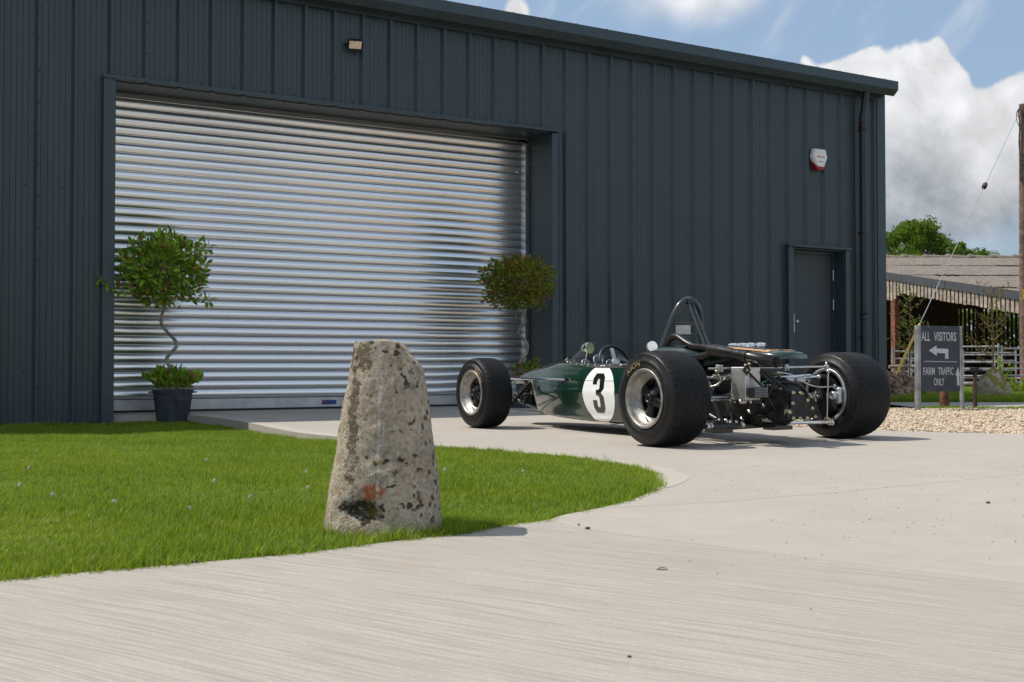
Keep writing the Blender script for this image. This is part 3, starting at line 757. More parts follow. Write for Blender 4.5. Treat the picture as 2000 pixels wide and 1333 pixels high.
for a, b_ in zip(bp_, tp_):
    d = (b_-a).normalized(); o_ = Vector((a.x, (a.y-1.3)*.7, 0)).normalized()*.004
    o_ = o_*2.2; vs += [a-d*.012+o_, a+d*.024+o_]
mb.add(vs, [(2*i, 2*i+1, 2*i+3, 2*i+2) for i in range(nv-1)]); mb.build('screen_strip', M['interior'], ws)
acc = 0
for i in range(1, nv):
    acc += (bp_[i]-bp_[i-1]).length
    if acc > .085:
        acc = 0; a, b_ = bp_[i], tp_[i]; d = (b_-a).normalized(); o_ = Vector((a.x, (a.y-1.3)*.7, 0)).normalized()
        mb = MB(); mb.sphere(tuple(a+d*.006+o_*.0115), .0072, 8, 6); mb.build('rivet', M['nickel'], ws)
# dashboard, gauges, steering wheel
mb = MB(); mb.bbox((0, 1.80, .505), (.40, .012, .11), .004, Matrix.Rotation(R(-14), 3, 'X')); dash = mb.build('dashboard', M['interior'], car)
for gx_, gz_, gr in ((-.12, .50, .036), (0, .525, .045), (.11, .50, .034), (-.19, .49, .02)):
    mb = MB(); mb.lathe([(0, gr), (.016, gr), (.016, gr*.88), (.008, gr*.86)], (gx_, 1.795, gz_), (0, -1, .2), 20); mb.cur = 1; mb.lathe([(.009, gr*.88), (.009, 0)], (gx_, 1.795, gz_), (0, -1, .2), 20); mb.build('gauge', [M['chrome'], M['gauge']], dash)
swh = bpy.data.objects.new('steering_wheel', None); COL.objects.link(swh); swh.parent = car; swh.location = (-.01, 1.55, .508); swh.rotation_euler = (R(-22), 0, 0)
mb = MB(); mb.tube([(.135*math.cos(a), 0, .135*math.sin(a)) for a in np.linspace(0, 2*math.pi, 41)[:-1]], .0140, 10, closed=True); mb.build('wheel_rim', M['leather'], swh)
for a in (R(90), R(210), R(330)):
    mb = MB(); mb.add([(math.cos(a+da)*r_, .004*q, math.sin(a+da)*r_) for q in (-1, 1) for da, r_ in ((-.5, .04), (.5, .04), (.14, .13), (-.14, .13))], [(0, 1, 2, 3), (7, 6, 5, 4), (0, 4, 5, 1), (2, 6, 7, 3)], False); mb.build('wheel_spoke', M['alu'], swh)
mb = MB(); mb.lathe([(-.02, .0), (-.02, .035), (.02, .04), (.02, 0)], (0, 0, 0), (0, 1, 0), 20); mb.build('wheel_boss', M['steel'], swh)
mb = MB(); mb.tube([(0, 1.5, .50), (0, 2.15, .34)], .012, 8); mb.build('steering_column', M['nickel'], car)
# mirrors
for sx, my in ((-1, 1.42), (1, 1.56)):
    mr = bpy.data.objects.new('mirror', None); COL.objects.link(mr); mr.parent = car; mr.location = (sx*.345, my, .617 if sx < 0 else .632); mr.rotation_euler = (R(0 if sx < 0 else -9), 0, R(8 if sx < 0 else -14))
    mb = MB(); mb.lathe([(-.02, .044), (-.008, .0455), (0, .044), (.03, .037), (.055, .022), (.07, .008), (.072, 0)], (0, 0, 0), (0, 1, 0), 24); mb.build('mirror_shell', M['chrome'], mr)
    mb = MB(); mb.lathe([(-.019, .0425), (-.019, 0)], (0, 0, 0), (0, 1, 0), 24); mb.build('mirror_glass', M['chrome'], mr)
    mb = MB(); mb.tube([(0, .015, -.03), (-sx*.006, .03, -.07), (-sx*.004, .04, -.115)], [.006, .005, .008], 8); mb.build('mirror_stalk', M['chrome'], mr)
# roll hoop
hp = smooth_path([(-.235, .80, .42), (-.19, .765, .60), (-.152, .745, .72), (-.115, .728, .83), (-.065, .712, .912), (0, .705, .945), (.065, .71, .918), (.115, .725, .85), (.142, .742, .74), (.155, .76, .60), (.165, .79, .42)], 6)
rh = bpy.data.objects.new('roll_hoop', None); COL.objects.link(rh); rh.parent = car
mb = MB(); mb.tube(hp, .0225, 14); mb.build('hoop_tube', M['frame'], rh)
for q in (0, 1):
    mb = MB(); mb.tube([(-.012+.030*q, .685, .915), (-.062+.036*q, .38, .47)], .0115, 10); mb.build('hoop_stay', M['frame'], rh)
mb = MB(); mb.bbox((0, .695, .935), (.05, .05, .05), .008); mb.build('hoop_bracket', M['frame'], rh)
mb = MB(); mb.tube([(-.135, .735, .775), (.13, .735, .782)], .0085, 8); mb.build('crossbar', M['frame'], rh)
mb = MB(); mb.tube([(-.16, .75, .700), (.142, .75, .706)], .0095, 8); mb.build('crossbar', M['frame'], rh)
mb = MB(); mb.bbox((-.02, .738, .738), (.13, .004, .068), .001); mb.build('head_plate', M['alu'], rh)
mb = MB(); mb.bbox((.105, .70, .765), (.02, .03, .028), .005); mb.bbox((.115, .70, .745), (.016, .02, .05), .004); mb.tube([(.115, .70, .77), (.14, .70, .775)], .003, 6); mb.build('red_switch', M['redplastic'], rh)
# ------- wheels
def tyre_lettering(zc, hw, rr, txt, a_mid, span, mat, hgt=.03):
    mb = MB()
    def place(x, y):
        a = a_mid-x/rr*1.; r_ = rr+y; return (-(hw+.0022), -r_*math.cos(a)*-1*-1 if False else r_*math.cos(a), r_*math.sin(a))
    return place
def make_wheel(name, side, hw, Rt, rim_r, nrib, dish, letters=None):
    """wheel centred on its own origin, axis x; 'side' is the outward x sign"""
    w = bpy.data.objects.new('wheel', None); COL.objects.link(w); w.parent = car
    s_ = side
    def prof_o(P): return [(s_*x, r_) for x, r_ in P]
    tr_ = hw*.90
    crown = lambda x: Rt-.0055-.013*abs(x/tr_)**4
    P = [(-(hw-.022), rim_r-.004), (-(hw-.006), rim_r+.010), (-(hw+.003), rim_r+.045), (-(hw-.001), Rt-.060), (-(hw-.010), Rt-.036)]
    P += [(-tr_-.002, crown(tr_)-.006)]+[(x, crown(x)) for x in np.linspace(-tr_, tr_, 13)]+[(tr_+.002, crown(tr_)-.006)]
    P += [((hw-.010), Rt-.036), ((hw-.001), Rt-.060), ((hw+.003), rim_r+.045), (hw-.003, rim_r+.016), (hw-.010, rim_r+.008), (hw-.012, rim_r+.002), (hw-.022, rim_r-.004)]
    mb = MB(); mb.lathe(prof_o(P), (0, 0, 0), (1, 0, 0), 96)
    ty = mb.build('tyre', M['rubber'], w)
    # tread blocks standing proud between zigzag grooves
    mb = MB(); mb.smooth = False; Mh = 2*int(round(2*math.pi*Rt/.043)); A = .0048; sp = 2*tr_/nrib; gg = .0017
    def pt(kx, j, dx, dph, dr):
        ed = kx in (0, nrib); x = -tr_+kx*sp+(0 if ed else (A if j % 2 else -A))+dx; dr = dr*(.25 if ed else 1); x = max(-tr_-.001, min(tr_+.001, x)); a = 2*math.pi*j/Mh+dph
        r_ = crown(x)+dr; return (x, r_*math.cos(a), r_*math.sin(a))
    da = gg/Rt
    for kx in range(nrib):
        for j in range(kx % 2, Mh+kx % 2, 2):
            def six(h, s_g): return [pt(kx, j, s_g, da*.6, h), pt(kx+1, j, -s_g, da*.6, h), pt(kx+1, j+1, -s_g, 0, h), pt(kx+1, j+2, -s_g, -da*.6, h), pt(kx, j+2, s_g, -da*.6, h), pt(kx, j+1, s_g, 0, h)]
            mb.add(six(.0048, gg)+six(-.0004, gg*.7), [(0, 1, 2, 5), (5, 2, 3, 4)]+[(6+i, 6+(i+1) % 6, (i+1) % 6, i) for i in range(6)])
    me = mb.mesh('tread', M['tread'])
    link('tread', me, w)
    # rim: outer lip, deep barrel, inner barrel
    ri = rim_r
    Po = [(hw-.022, ri-.004), (hw-.004, ri+.001), (hw-.001, ri-.002), (hw-.002, ri-.016), (hw-.010, ri-.018), (hw-.016, ri-.023), (hw-.020, ri-.024), (hw-dish*.70, ri-.034), (hw-dish*.78, ri-.048), (hw-dish, ri-.053), (hw-dish-.004, ri-.060), (hw-dish-.02, ri-.062)]
    mb = MB(); mb.lathe(prof_o(Po), (0, 0, 0), (1, 0, 0), 64); mb.build('rim', M['rim'], w)
    Pi = [(-(hw-.022), ri-.004), (-(hw-.004), ri+.001), (-(hw-.001), ri-.002), (-(hw-.002), ri-.020), (-(hw-.010), ri-.021)]
    mb = MB(); mb.lathe(prof_o(Pi), (0, 0, 0), (1, 0, 0), 64); mb.build('rim_flange', M['galv'], w)
    Pj = [(-(hw-.010), ri-.021), (-(hw-.03), ri-.026), (-.02, ri-.032), (hw-dish-.03, ri-.06)]
    mb = MB(); mb.lathe(prof_o(Pj), (0, 0, 0), (1, 0, 0), 48); mb.build('inner_barrel', M['spoke'], w)
    # black cast centre: four tapering spokes, hub tube
    xc = hw-dish-.03
    mb = MB(); mb.lathe(prof_o([(xc-.035, ri-.058), (xc-.035, .03), (xc-.035, 0)]), (0, 0, 0), (1, 0, 0), 40); mb.build('wheel_back', M['interior'], w)
    for q in range(4):
        a = R(90*q+28); ca, sa = math.cos(a), math.sin(a)
        def sp_(x, r_, tt): return (s_*x, r_*ca-tt*sa, r_*sa+tt*ca)
        mb = MB()
        rings = []
        for r_, hwid, xf, th in ((.035, .030, xc+.045, .03), (.07, .026, xc+.022, .03), (ri-.060, .046, xc+.022, .02)):
            rings.append([sp_(xf-th, r_, -hwid), sp_(xf-.006, r_, -hwid), sp_(xf, r_, -hwid*.6), sp_(xf+.004, r_, 0), sp_(xf, r_, hwid*.6), sp_(xf-.006, r_, hwid), sp_(xf-th, r_, hwid)])
        n = 7; vs = [p for r_ in rings for p in r_]
        mb.add(vs, [(i*n+j, i*n+j+1, (i+1)*n+j+1, (i+1)*n+j) for i in range(2) for j in range(n-1)]); mb.build('wheel_spoke', M['spoke'], w)
    mb = MB(); mb.lathe(prof_o([(xc-.02, .052), (xc+.02, .046), (xc+.06, .028), (xc+.065, .026), (xc+.065, .017), (xc+.01, .016), (xc+.01, 0)]), (0, 0, 0), (1, 0, 0), 32); mb.build('hub', M['spoke'], w)
    av = R(-78); mb = MB(); mb.tube([(s_*(hw-dish*.75), (ri-.05)*math.cos(av), (ri-.05)*math.sin(av)), (s_*(hw-dish*.45), (ri-.068)*math.cos(av), (ri-.068)*math.sin(av))], [.006, .004], 8); mb.build('valve', M['nickel'], w)
    if letters:
        for (txt, amid, span) in letters:
            mb = MB(); rr = Rt-.075
            def place(x, y):
                a = amid+(x/rr)*(1 if s_ < 0 else -1)*-1*-1
                r_ = rr+y
                q = (r_-(rim_r+.045))/max(1e-4, (Rt-.060-rim_r-.045)); xo = hw+.003-.004*max(0, min(1, q))+.0012
                return (s_*xo, r_*math.cos(a), r_*math.sin(a))
            text_into(mb, txt, span, .034, place, .028); mb.build('tyre_lettering', M['ochre'], w)
    return w
# angle measured from forward (+y) towards up (+z); on the left side forward is to the picture's left
RA, FA = .045, 2.37
wrl = make_wheel('wheel', -1, .155, .290, .181, 12, .066, [('AVON', R(62), .150)])
wrl.location = (-.747, RA, .290)
wrr = make_wheel('wheel', 1, .172, .290, .181, 14, .062, None); wrr.location = (.795, RA, .290)
wfl = make_wheel('wheel', -1, .120, .275, .176, 11, .052, [('AVON', R(133), .150)]); wfl.location = (-.683, FA, .275)
wfr = make_wheel('wheel', 1, .120, .275, .176, 11, .052, None); wfr.location = (.690, FA, .275)
# ------- rear end: engine cover, trumpets, exhaust, tank, gearbox, suspension
bc = MB(); rows = []
for y, zb, w, zt in ((.80, .40, .30, .60), (.66, .44, .25, .635), (.45, .47, .21, .632), (.25, .495, .185, .620), (.02, .535, .165, .603), (-.15, .535, .15, .590), (-.25, .530, .140, .580), (-.30, .530, .11, .566)):
    rows.append([(-w, y, zb), (-w, y, zb+(zt-zb)*.5), (-w*.93, y, zt-.018), (-w*.72, y, zt-.004), (0, y, zt), (w*.72, y, zt-.004), (w*.93, y, zt-.018), (w, y, zb+(zt-zb)*.5), (w, y, zb)])
n = 9; bc.add([p for r_ in rows for p in r_], [(i*n+j, i*n+j+1, (i+1)*n+j+1, (i+1)*n+j) for i in range(len(rows)-1) for j in range(n-1)]+[tuple(range((len(rows)-1)*n, len(rows)*n))])
cover = bc.build('engine_cover', M['green'], car)
bc = MB(); bc.smooth = False
for s_ in (-1,):
    pass
def cov(y):
    ys = [.80, .66, .45, .25, .02, -.15, -.25, -.30]; ws_ = [.30, .25, .21, .185, .165, .15, .135, .10]; zz = [.60, .635, .632, .620, .603, .588, .572, .560]
    return float(np.interp(-y, [-v for v in ys], ws_)), float(np.interp(-y, [-v for v in ys], zz))
mb = MB(); vs = []
for i in range(21):
    y = .40-.585*i/20; w, z = cov(y); vs += [(-w*.78, y, z-.005), (-w*.93+.004, y, z-.0145)]
mb.add([(a, b_, c+.004) for a, b_, c in vs], [(2*i, 2*i+1, 2*i+3, 2*i+2) for i in range(20)])
vs = []
for i in range(11):
    x = -.13+.26*i/10
    for y in (-.165, -.205): w, z = cov(y); vs.append((x, y, z+.0035-(.012 if abs(x) > .11 else .0)))
mb.add(vs, [(2*i, 2*i+1, 2*i+3, 2*i+2) for i in range(10)]); mb.build('gold_stripe', M['gold'], cover)
for y in (.386, .301, .217, .121):
    mb = MB(); mb.lathe([(-.06, .020), (.0, .022), (.020, .025), (.030, .030), (.033, .033), (.030, .0325), (.018, .024), (-.03, .018), (-.03, 0)], (.12, y, .597), (-.30, -.30, 1), 20); mb.build('intake_trumpet', M['chrome'], car)
# exhaust
ex = bpy.data.objects.new('exhaust', None); COL.objects.link(ex); ex.parent = car
def exh(name, pts, r, n=14, m='exhaust', sm_=6): mb = MB(); mb.tube(smooth_path(pts, sm_), r, n); return mb.build(name, M[m], ex)
exh('exhaust_primary', [(-.10, .62, .38), (-.19, .675, .50), (-.215, .685, .60), (-.215, .645, .665), (-.215, .570, .682), (-.212, .480, .642), (-.21, .40, .615), (-.215, .30, .607), (-.225, .20, .592)], .0215)
exh('exhaust_primary', [(-.10, .56, .40), (-.15, .60, .55), (-.16, .56, .615), (-.17, .46, .612), (-.185, .34, .605), (-.21, .19, .590)], .0205)
exh('exhaust_primary', [(-.10, .42, .40), (-.20, .46, .47), (-.25, .42, .535), (-.255, .34, .545), (-.25, .26, .548), (-.235, .16, .578)], .0215)
exh('exhaust_primary', [(-.10, .32, .40), (-.20, .36, .46), (-.225, .34, .54), (-.23, .25, .56), (-.225, .16, .577)], .0205)
mb = MB(); mb.tube([(-.228, .215, .587), (-.228, .17, .585), (-.230, .09, .575), (-.232, .0, .564)], [.043, .042, .040, .034], 22); mb.build('collector', M['exhaust'], ex)
mb = MB(); a_, b_ = Vector((-.232, .005, .5645)), Vector((-.246, -.400, .508)); d = (b_-a_)
L_ = d.length; mb.lathe([(0, .033), (.10, .0338), (L_, .0338), (L_, .0312), (L_-.25, .0312), (L_-.25, 0)], tuple(a_), tuple(d), 28); mb.build('tailpipe', M['exhaust'], ex)
for f_ in (.005, .18): mb = MB(); q = a_+d*f_; mb.lathe([(-.003, .0345), (0, .0355), (.003, .0345)], tuple(q), tuple(d), 24); mb.build('weld_bead', M['exhaust'], ex)
q = a_+d*.37; mb = MB(); mb.lathe([(-.006, .035), (-.006, .0405), (.006, .0405), (.006, .035)], tuple(q), tuple(d), 24); mb.build('pipe_clamp', M['engine'], ex)
# oil tank
tk = bpy.data.objects.new('catch_tank', None); COL.objects.link(tk); tk.parent = car
mb = MB(); mb.bbox((-.295, -.185, .379), (.122, .13, .200), .003); mb.build('tank_box', M['alu'], tk)
mb = MB(); mb.lathe([(0, .006), (.016, .006), (.016, .010), (.026, .009), (.026, 0)], (-.275, -.20, .479), (0, 0, 1), 10); mb.build('breather', M['brass'], tk)
mb = MB(); mb.lathe([(0, .006), (.01, .006), (.01, .009), (.018, .009), (.018, 0)], (-.325, -.22, .479), (0, 0, 1), 10); mb.build('breather', M['white'], tk)
mb = MB(); mb.bbox((-.352, -.255, .462), (.05, .006, .05), .001, Matrix.Rotation(R(42), 3, 'Y')); mb.build('strap_plate', M['black'], tk)
mb = MB(); mb.lathe([(0, .009), (.004, .008), (.004, 0)], (-.352, -.259, .462), (0, -1, 0), 10); mb.build('bolt', M['brass'], tk)
for x in (-.35, -.33, -.295, -.25): mb = MB(); mb.lathe([(0, .010), (.0, .013), (-.016, .012), (-.024, .006), (-.024, 0)], (x, -.20+.02*(x > -.3), .279), (0, 0, 1), 8); mb.build('pipe_union', M['nickel'], tk)
# rain light
rl = bpy.data.objects.new('rain_light', None); COL.objects.link(rl); rl.parent = car
mb = MB(); mb.bbox((-.305, -.305, .327), (.115, .055, .066), .004); mb.build('light_body', M['black'], rl)
mb = MB()
for i in range(11):
    for j in range(6): mb.lathe([(0, .0028), (.002, .0016), (.002, 0)], (-.352+.0095*i, -.3335, .302+.0100*j), (0, -1, 0), 6)
mb.build('light_emitters', M['galv'], rl, kind='stuff')
mb = MB(); mb.tube(smooth_path([(-.28, -.30, .36), (-.255, -.29, .385), (-.20, -.27, .40)]), .0025, 6); mb.build('green_wire', material('green wire', (.02, .25, .14), .4), rl)
# bracket tubes
for pts, r in (([(-.243, -.15, .512), (-.352+.02, -.24, .455), (-.262, -.30, .357)], .008), ([(-.24, -.16, .505), (-.138, -.28, .399), (-.06, -.28, .345)], .008),
               ([(-.138, -.28, .399), (-.202, -.28, .300), (-.131, -.28, .206)], .008), ([(-.235, -.25, .45), (-.19, -.26, .41), (-.15, -.27, .385)], .010)):
    mb = MB(); mb.tube(pts, r, 8); mb.build('frame_tube', M['black'], car)
mb = MB(); mb.tube(smooth_path([(-.18, -.20, .380), (-.08, -.24, .386), (.02, -.27, .382), (.095, -.27, .355), (.135, -.27, .31), (.140, -.27, .275)]), .0095, 10); mb.build('breather_hose', M['black'], car)
mb = MB(); mb.lathe([(0, .014), (.022, .014), (.022, .010), (.03, .010), (.03, 0)], (.140, -.27, .255), (0, 0, 1), 6); mb.build('hose_union', M['brass'], car)
# gearbox and engine
gb = bpy.data.objects.new('gearbox', None); COL.objects.link(gb); gb.parent = car
mb = MB()
mb.lathe([(.12, .0), (.12, .165), (.10, .17), (.02, .165), (-.02, .155), (-.06, .152), (-.06, .160), (-.075, .160), (-.075, .150), (-.17, .138), (-.185, .146), (-.20, .146), (-.20, .135), (-.26, .12), (-.30, .09), (-.30, 0)], (0, 0, .262), (0, 1, 0), 28)
mb.build('bell_housing', M['engine'], gb)
mb = MB()
for s_ in (-1, 1): mb.lathe([(0, .11), (.06, .105), (.10, .075), (.14, .062), (.16, .058), (.16, .03), (.17, 0)], (0, .045, .285), (s_, 0, 0), 24)
for k_ in range(10):
    a = 2*math.pi*k_/10; mb.box((.155*math.cos(a), -.12, .262+.15*math.sin(a)), (.008, .12, .02), Matrix.Rotation(-a, 3, 'Y'))
for z in (.18, .23, .29, .34): mb.box((-.02, -.20, z), (.27, .12, .006))
mb.build('casting_ribs', M['engine'], gb, kind='stuff')
pl = [(-.135, .325), (-.10, .340), (-.055, .333), (.02, .285), (.085, .165), (-.165, .160), (-.160, .200), (-.135, .225)]
mb = MB(); mb.prism(pl, -.385, -.36, lambda x, y, z: (x, z, y)); mb.prism([(-.03+(x+.03)*.93, .25+(z-.25)*.93) for x, z in pl], -.40, -.385, lambda x, y, z: (x, z, y)); mb.prism([(-.03+(x+.03)*1.02, .25+(z-.25)*1.02) for x, z in pl], -.36, -.24, lambda x, y, z: (x, z, y)); mb.build('end_plate', M['engine'], gb)
for x, z in ((-.115, .326), (-.052, .322), (.004, .278), (.043, .228), (.068, .176), (.0, .170), (-.06, .170), (-.115, .172), (-.142, .208), (-.120, .262)):
    mb = MB(); mb.lathe([(0, .0115), (.004, .0115), (.004, .0085), (.012, .0085), (.012, .004), (.008, .004), (.008, 0)], (x, -.402, z), (0, -1, 0), 8); mb.build('bolt', M['brass'], gb)
for x, y, z in ((-.16, -.07, .20), (-.165, -.04, .26), (-.13, -.12, .34), (-.12, -.18, .16), (-.14, .02, .15), (-.08, -.2, .38), (-.15, -.19, .24), (-.165, .0, .31)):
    mb = MB(); mb.lathe([(-.03, .016), (0, .014), (0, .009), (.010, .009), (.010, 0)], (x, y, z), (-.7, -.6, 0), 8); mb.build('bolt', M['nickel'], gb)
mb = MB(); mb.lathe([(-.055, .024), (.03, .026), (.035, .020), (.05, .022), (.05, 0)], (-.06, -.16, .16), (.35, -.9, 0), 16); mb.build('starter_motor', M['galv'], car)
mb = MB(); mb.tube(smooth_path([(-.10, -.1, .19), (-.08, -.17, .205), (-.045, -.19, .19)]), .008, 8); mb.build('starter_lead', M['redplastic'], car)
mb = MB(); mb.bbox((0, .34, .33), (.24, .50, .34), .03); mb.bbox((-.02, .32, .50), (.17, .44, .10), .025); mb.bbox((-.13, .30, .24), (.06, .40, .14), .02); mb.build('engine_block', M['engine'], car)
mb = MB(); mb.lathe([(-.10, .045), (.06, .045), (.065, .038), (.065, 0)], (-.20, .26, .30), (.2, -1, .1), 18); mb.build('oil_filter', M['black'], car)
mb = MB(); mb.bbox((0, .12, .415), (.26, .10, .04), .01); mb.tube(smooth_path([(-.12, -.05, .43), (.0, -.10, .435), (.12, -.04, .428), (.2, .04, .42)]), .012, 8); mb.build('shift_linkage', material('olive hose', (.10, .10, .035), .4), car)
mb = MB(); mb.bbox((.10, -.13, .400), (.13, .07, .035), .008, Matrix.Rotation(R(-12), 3, 'Z')); mb.lathe([(0, .016), (.06, .016), (.06, 0)], (.14, -.17, .400), (.8, -.6, 0), 12); mb.build('linkage_bracket', M['galv'], car)
# frame rails and lower structure
def rod(name, a, b_, r, m='chrome', n=12, ends=False):
    mb = MB(); mb.tube([a, b_], r, n)
    o = mb.build(name, M[m], car)
    if ends:
        for p in (a, b_):
            q = MB(); q.sphere(p, r*1.7, 12, 8); q.build('rod_end', M['nickel'], car)
    return o
rod('frame_rail', (-.29, .78, .40), (-.33, .12, .40), .014, 'frame'); rod('frame_rail', (.29, .78, .40), (.33, .12, .40), .014, 'frame')
rod('frame_rail', (-.24, .82, .13), (-.23, .0, .115), .014, 'frame'); rod('frame_rail', (.24, .82, .13), (.23, .0, .115), .014, 'frame')
rod('frame_diagonal', (-.335, .14, .405), (-.225, .10, .13), .014, 'frame'); rod('frame_diagonal', (.335, .14, .405), (.225, .10, .13), .014, 'frame')
rod('frame_diagonal', (-.29, .78, .40), (-.23, .10, .13), .012, 'frame')
mb = MB(); mb.bbox((-.02, .03, .105), (.46, .045, .030), .004, Matrix.Rotation(R(-1.5), 3, 'Y')); mb.build('lower_crossmember', M['frame'], car)
mb = MB(); mb.bbox((-.33, .02, .085), (.15, .10, .030), .004); mb.build('jacking_block', M['frame'], car)
mb = MB(); mb.bbox((.12, -.03, .092), (.17, .10, .026), .004); mb.build('jacking_block', M['frame'], car)
mb = MB(); mb.prism([(-.225, .200), (-.215, .105), (-.11, .105)], .02, .035, lambda x, y, z: (x, z, y)); mb.build('gusset_plate', M['frame'], car)
mb = MB(); mb.lathe([(0, .017), (.008, .017), (.008, .010), (.014, .010), (.014, 0)], (-.185, .02, .130), (0, -1, 0), 8); mb.build('bolt', M['brass'], car)
# driveshafts, uprights, links (left then right)
for s_ in (-1, 1):
    rod('driveshaft', (s_*.17, .045, .285), (s_*.50, .045, .286), .0225, 'chrome', 18)
    for x0 in (.165, .52):
        mb = MB(); mb.bbox((s_*x0, .045, .286), (.05, .055, .028), .010); mb.bbox((s_*(x0+.025), .045, .286), (.05, .028, .055), .010); mb.lathe([(-.034, .012), (.034, .012), (.034, .0)], (s_*(x0+.012), .045, .286), (0, 1, 0), 12); mb.lathe([(-.034, .012), (.034, .012)], (s_*(x0+.012), .045, .286), (0, 0, 1), 12); mb.build('universal_joint', M['nickel'], car)
    mb = MB(); mb.prism([(-.03, .130), (.045, .125), (.075, .20), (.075, .37), (.02, .425), (-.03, .425), (.0, .36), (-.035, .29)], .565 if s_ > 0 else -.60, .60 if s_ > 0 else -.565, lambda x, y, z: (z, x+.045, y)); mb.build('upright', M['engine'], car)
    mb = MB(); mb.lathe([(-.006, .128), (.006, .128), (.006, .05), (-.006, .05), (-.006, .128)], (s_*.635, .045, .29), (1, 0, 0), 40); mb.build('brake_disc', M['black'], car)
    mb = MB(); mb.lathe([(-.03, .024), (.0, .027), (.025, .027), (.03, .022), (.03, .017), (.026, .014), (.026, 0)], (s_*.585, -.075, .292), (-s_, 0, 0), 20); mb.bbox((s_*.63, -.085, .292), (.07, .05, .11), .012); mb.tube([(s_*.59, -.06, .34), (s_*.60, -.07, .36)], .011, 8); mb.build('caliper', M['galv'], car)
    rod('upper_link', (s_*.13, .0, .405), (s_*.50, -.02, .415), .0085, 'chrome', ends=True); rod('upper_link', (s_*.12, -.05, .412), (s_*.42, -.02, .425), .0085, 'chrome')
    mb = MB(); mb.lathe([(-.035, .016), (.035, .016), (.035, .010), (.045, .010), (.045, 0)], (s_*.53, .0, .418), (s_*.5, -.8, 0), 14); mb.build('pivot_bush', M['black'], car)
    rod('lower_link', (s_*(.10 if s_ > 0 else .26), -.12, .125), (s_*.50, -.105, .122), .0115, 'chrome' if s_ > 0 else 'frame', ends=True)
    mb = MB(); mb.lathe([(-.02, .020), (.02, .020), (.022, .012), (.026, .010), (.026, 0)], (s_*.525, -.10, .118), (0, -1, 0), 18); mb.build('link_bush', M['nickel'], car)
    rod('radius_rod', (s_*.33, .80, .17), (s_*.53, .06, .130), .010, 'chrome'); rod('radius_rod', (s_*.33, .80, .38), (s_*.54, .10, .40), .010, 'chrome')
    # coil spring and damper
    mb = MB(); a, b_ = Vector((s_*.30, -.02, .46)), Vector((s_*.54, .02, .14)); ax = (b_-a).normalized(); u = ax.cross(Vector((0, 1, 0))).normalized(); w = ax.cross(u)
    mb = MB(); mb.tube(smooth_path([(s_*.16, .02, .445), (s_*.27, .0, .43), (s_*.38, -.03, .37), (s_*.48, -.05, .348), (s_*.585, -.07, .352)]), .0048, 8); mb.build('brake_hose', M['nickel'], car)
# anti-roll bar with blocks and drop link
rod('anti_roll_bar', (-.52, -.10, .470), (.505, -.10, .482), .0068, 'nickel')
for x, z in ((-.43, .470), (.118, .476)): mb = MB(); mb.bbox((x, -.10, z), (.035, .035, .045), .003); mb.lathe([(0, .006), (.012, .006), (.012, 0)], (x, -.12, z-.014), (0, -1, 0), 8); mb.build('bar_mount', M['galv'], car)
mb = MB(); mb.bbox((.485, -.10, .480), (.022, .03, .03), .005); mb.lathe([(0, .007), (.018, .007), (.018, 0)], (.485, -.10, .493), (0, 0, 1), 8); mb.sphere((.485, -.115, .452), .013, 12, 8); mb.build('bar_end', M['nickel'], car)
rod('drop_link', (.485, -.115, .452), (.470, -.115, .150), .0058, 'nickel'); mb = MB(); mb.sphere((.470, -.118, .143), .0155, 12, 8); mb.tube([(.470, -.10, .143), (.470, -.14, .143)], .007, 8); mb.build('rod_end', M['brass'], car)
mb = MB(); mb.sphere((-.47, -.12, .452), .013, 10, 8); mb.sphere((-.455, -.12, .425), .012, 10, 8); mb.build('rod_end', M['brass'], car)
mb = MB(); mb.tube(smooth_path([(-.44, -.1, .44), (-.42, -.1, .40), (-.44, -.08, .37), (-.46, -.05, .36)]), .004, 6); mb.tube(smooth_path([(-.40, -.05, .40), (-.36, -.05, .395), (-.33, -.05, .42), (-.28, -.03, .43), (-.22, -.02, .425)]), .0035, 6); mb.build('brake_pipe', M['nickel'], car)
mb = MB(); mb.lathe([(0, .016), (.02, .016), (.02, .011), (.028, .011), (.028, 0)], (-.42, .02, .375), (-.2, -1, 0), 8); mb.build('bolt', M['brass'], car)
# lower wishbone, left rear
rod('lower_wishbone', (-.50, .0, .105), (-.27, .02, .140), .012, 'frame', ends=True); rod('lower_wishbone', (-.48, .02, .13), (-.26, .12, .15), .009, 'chrome')
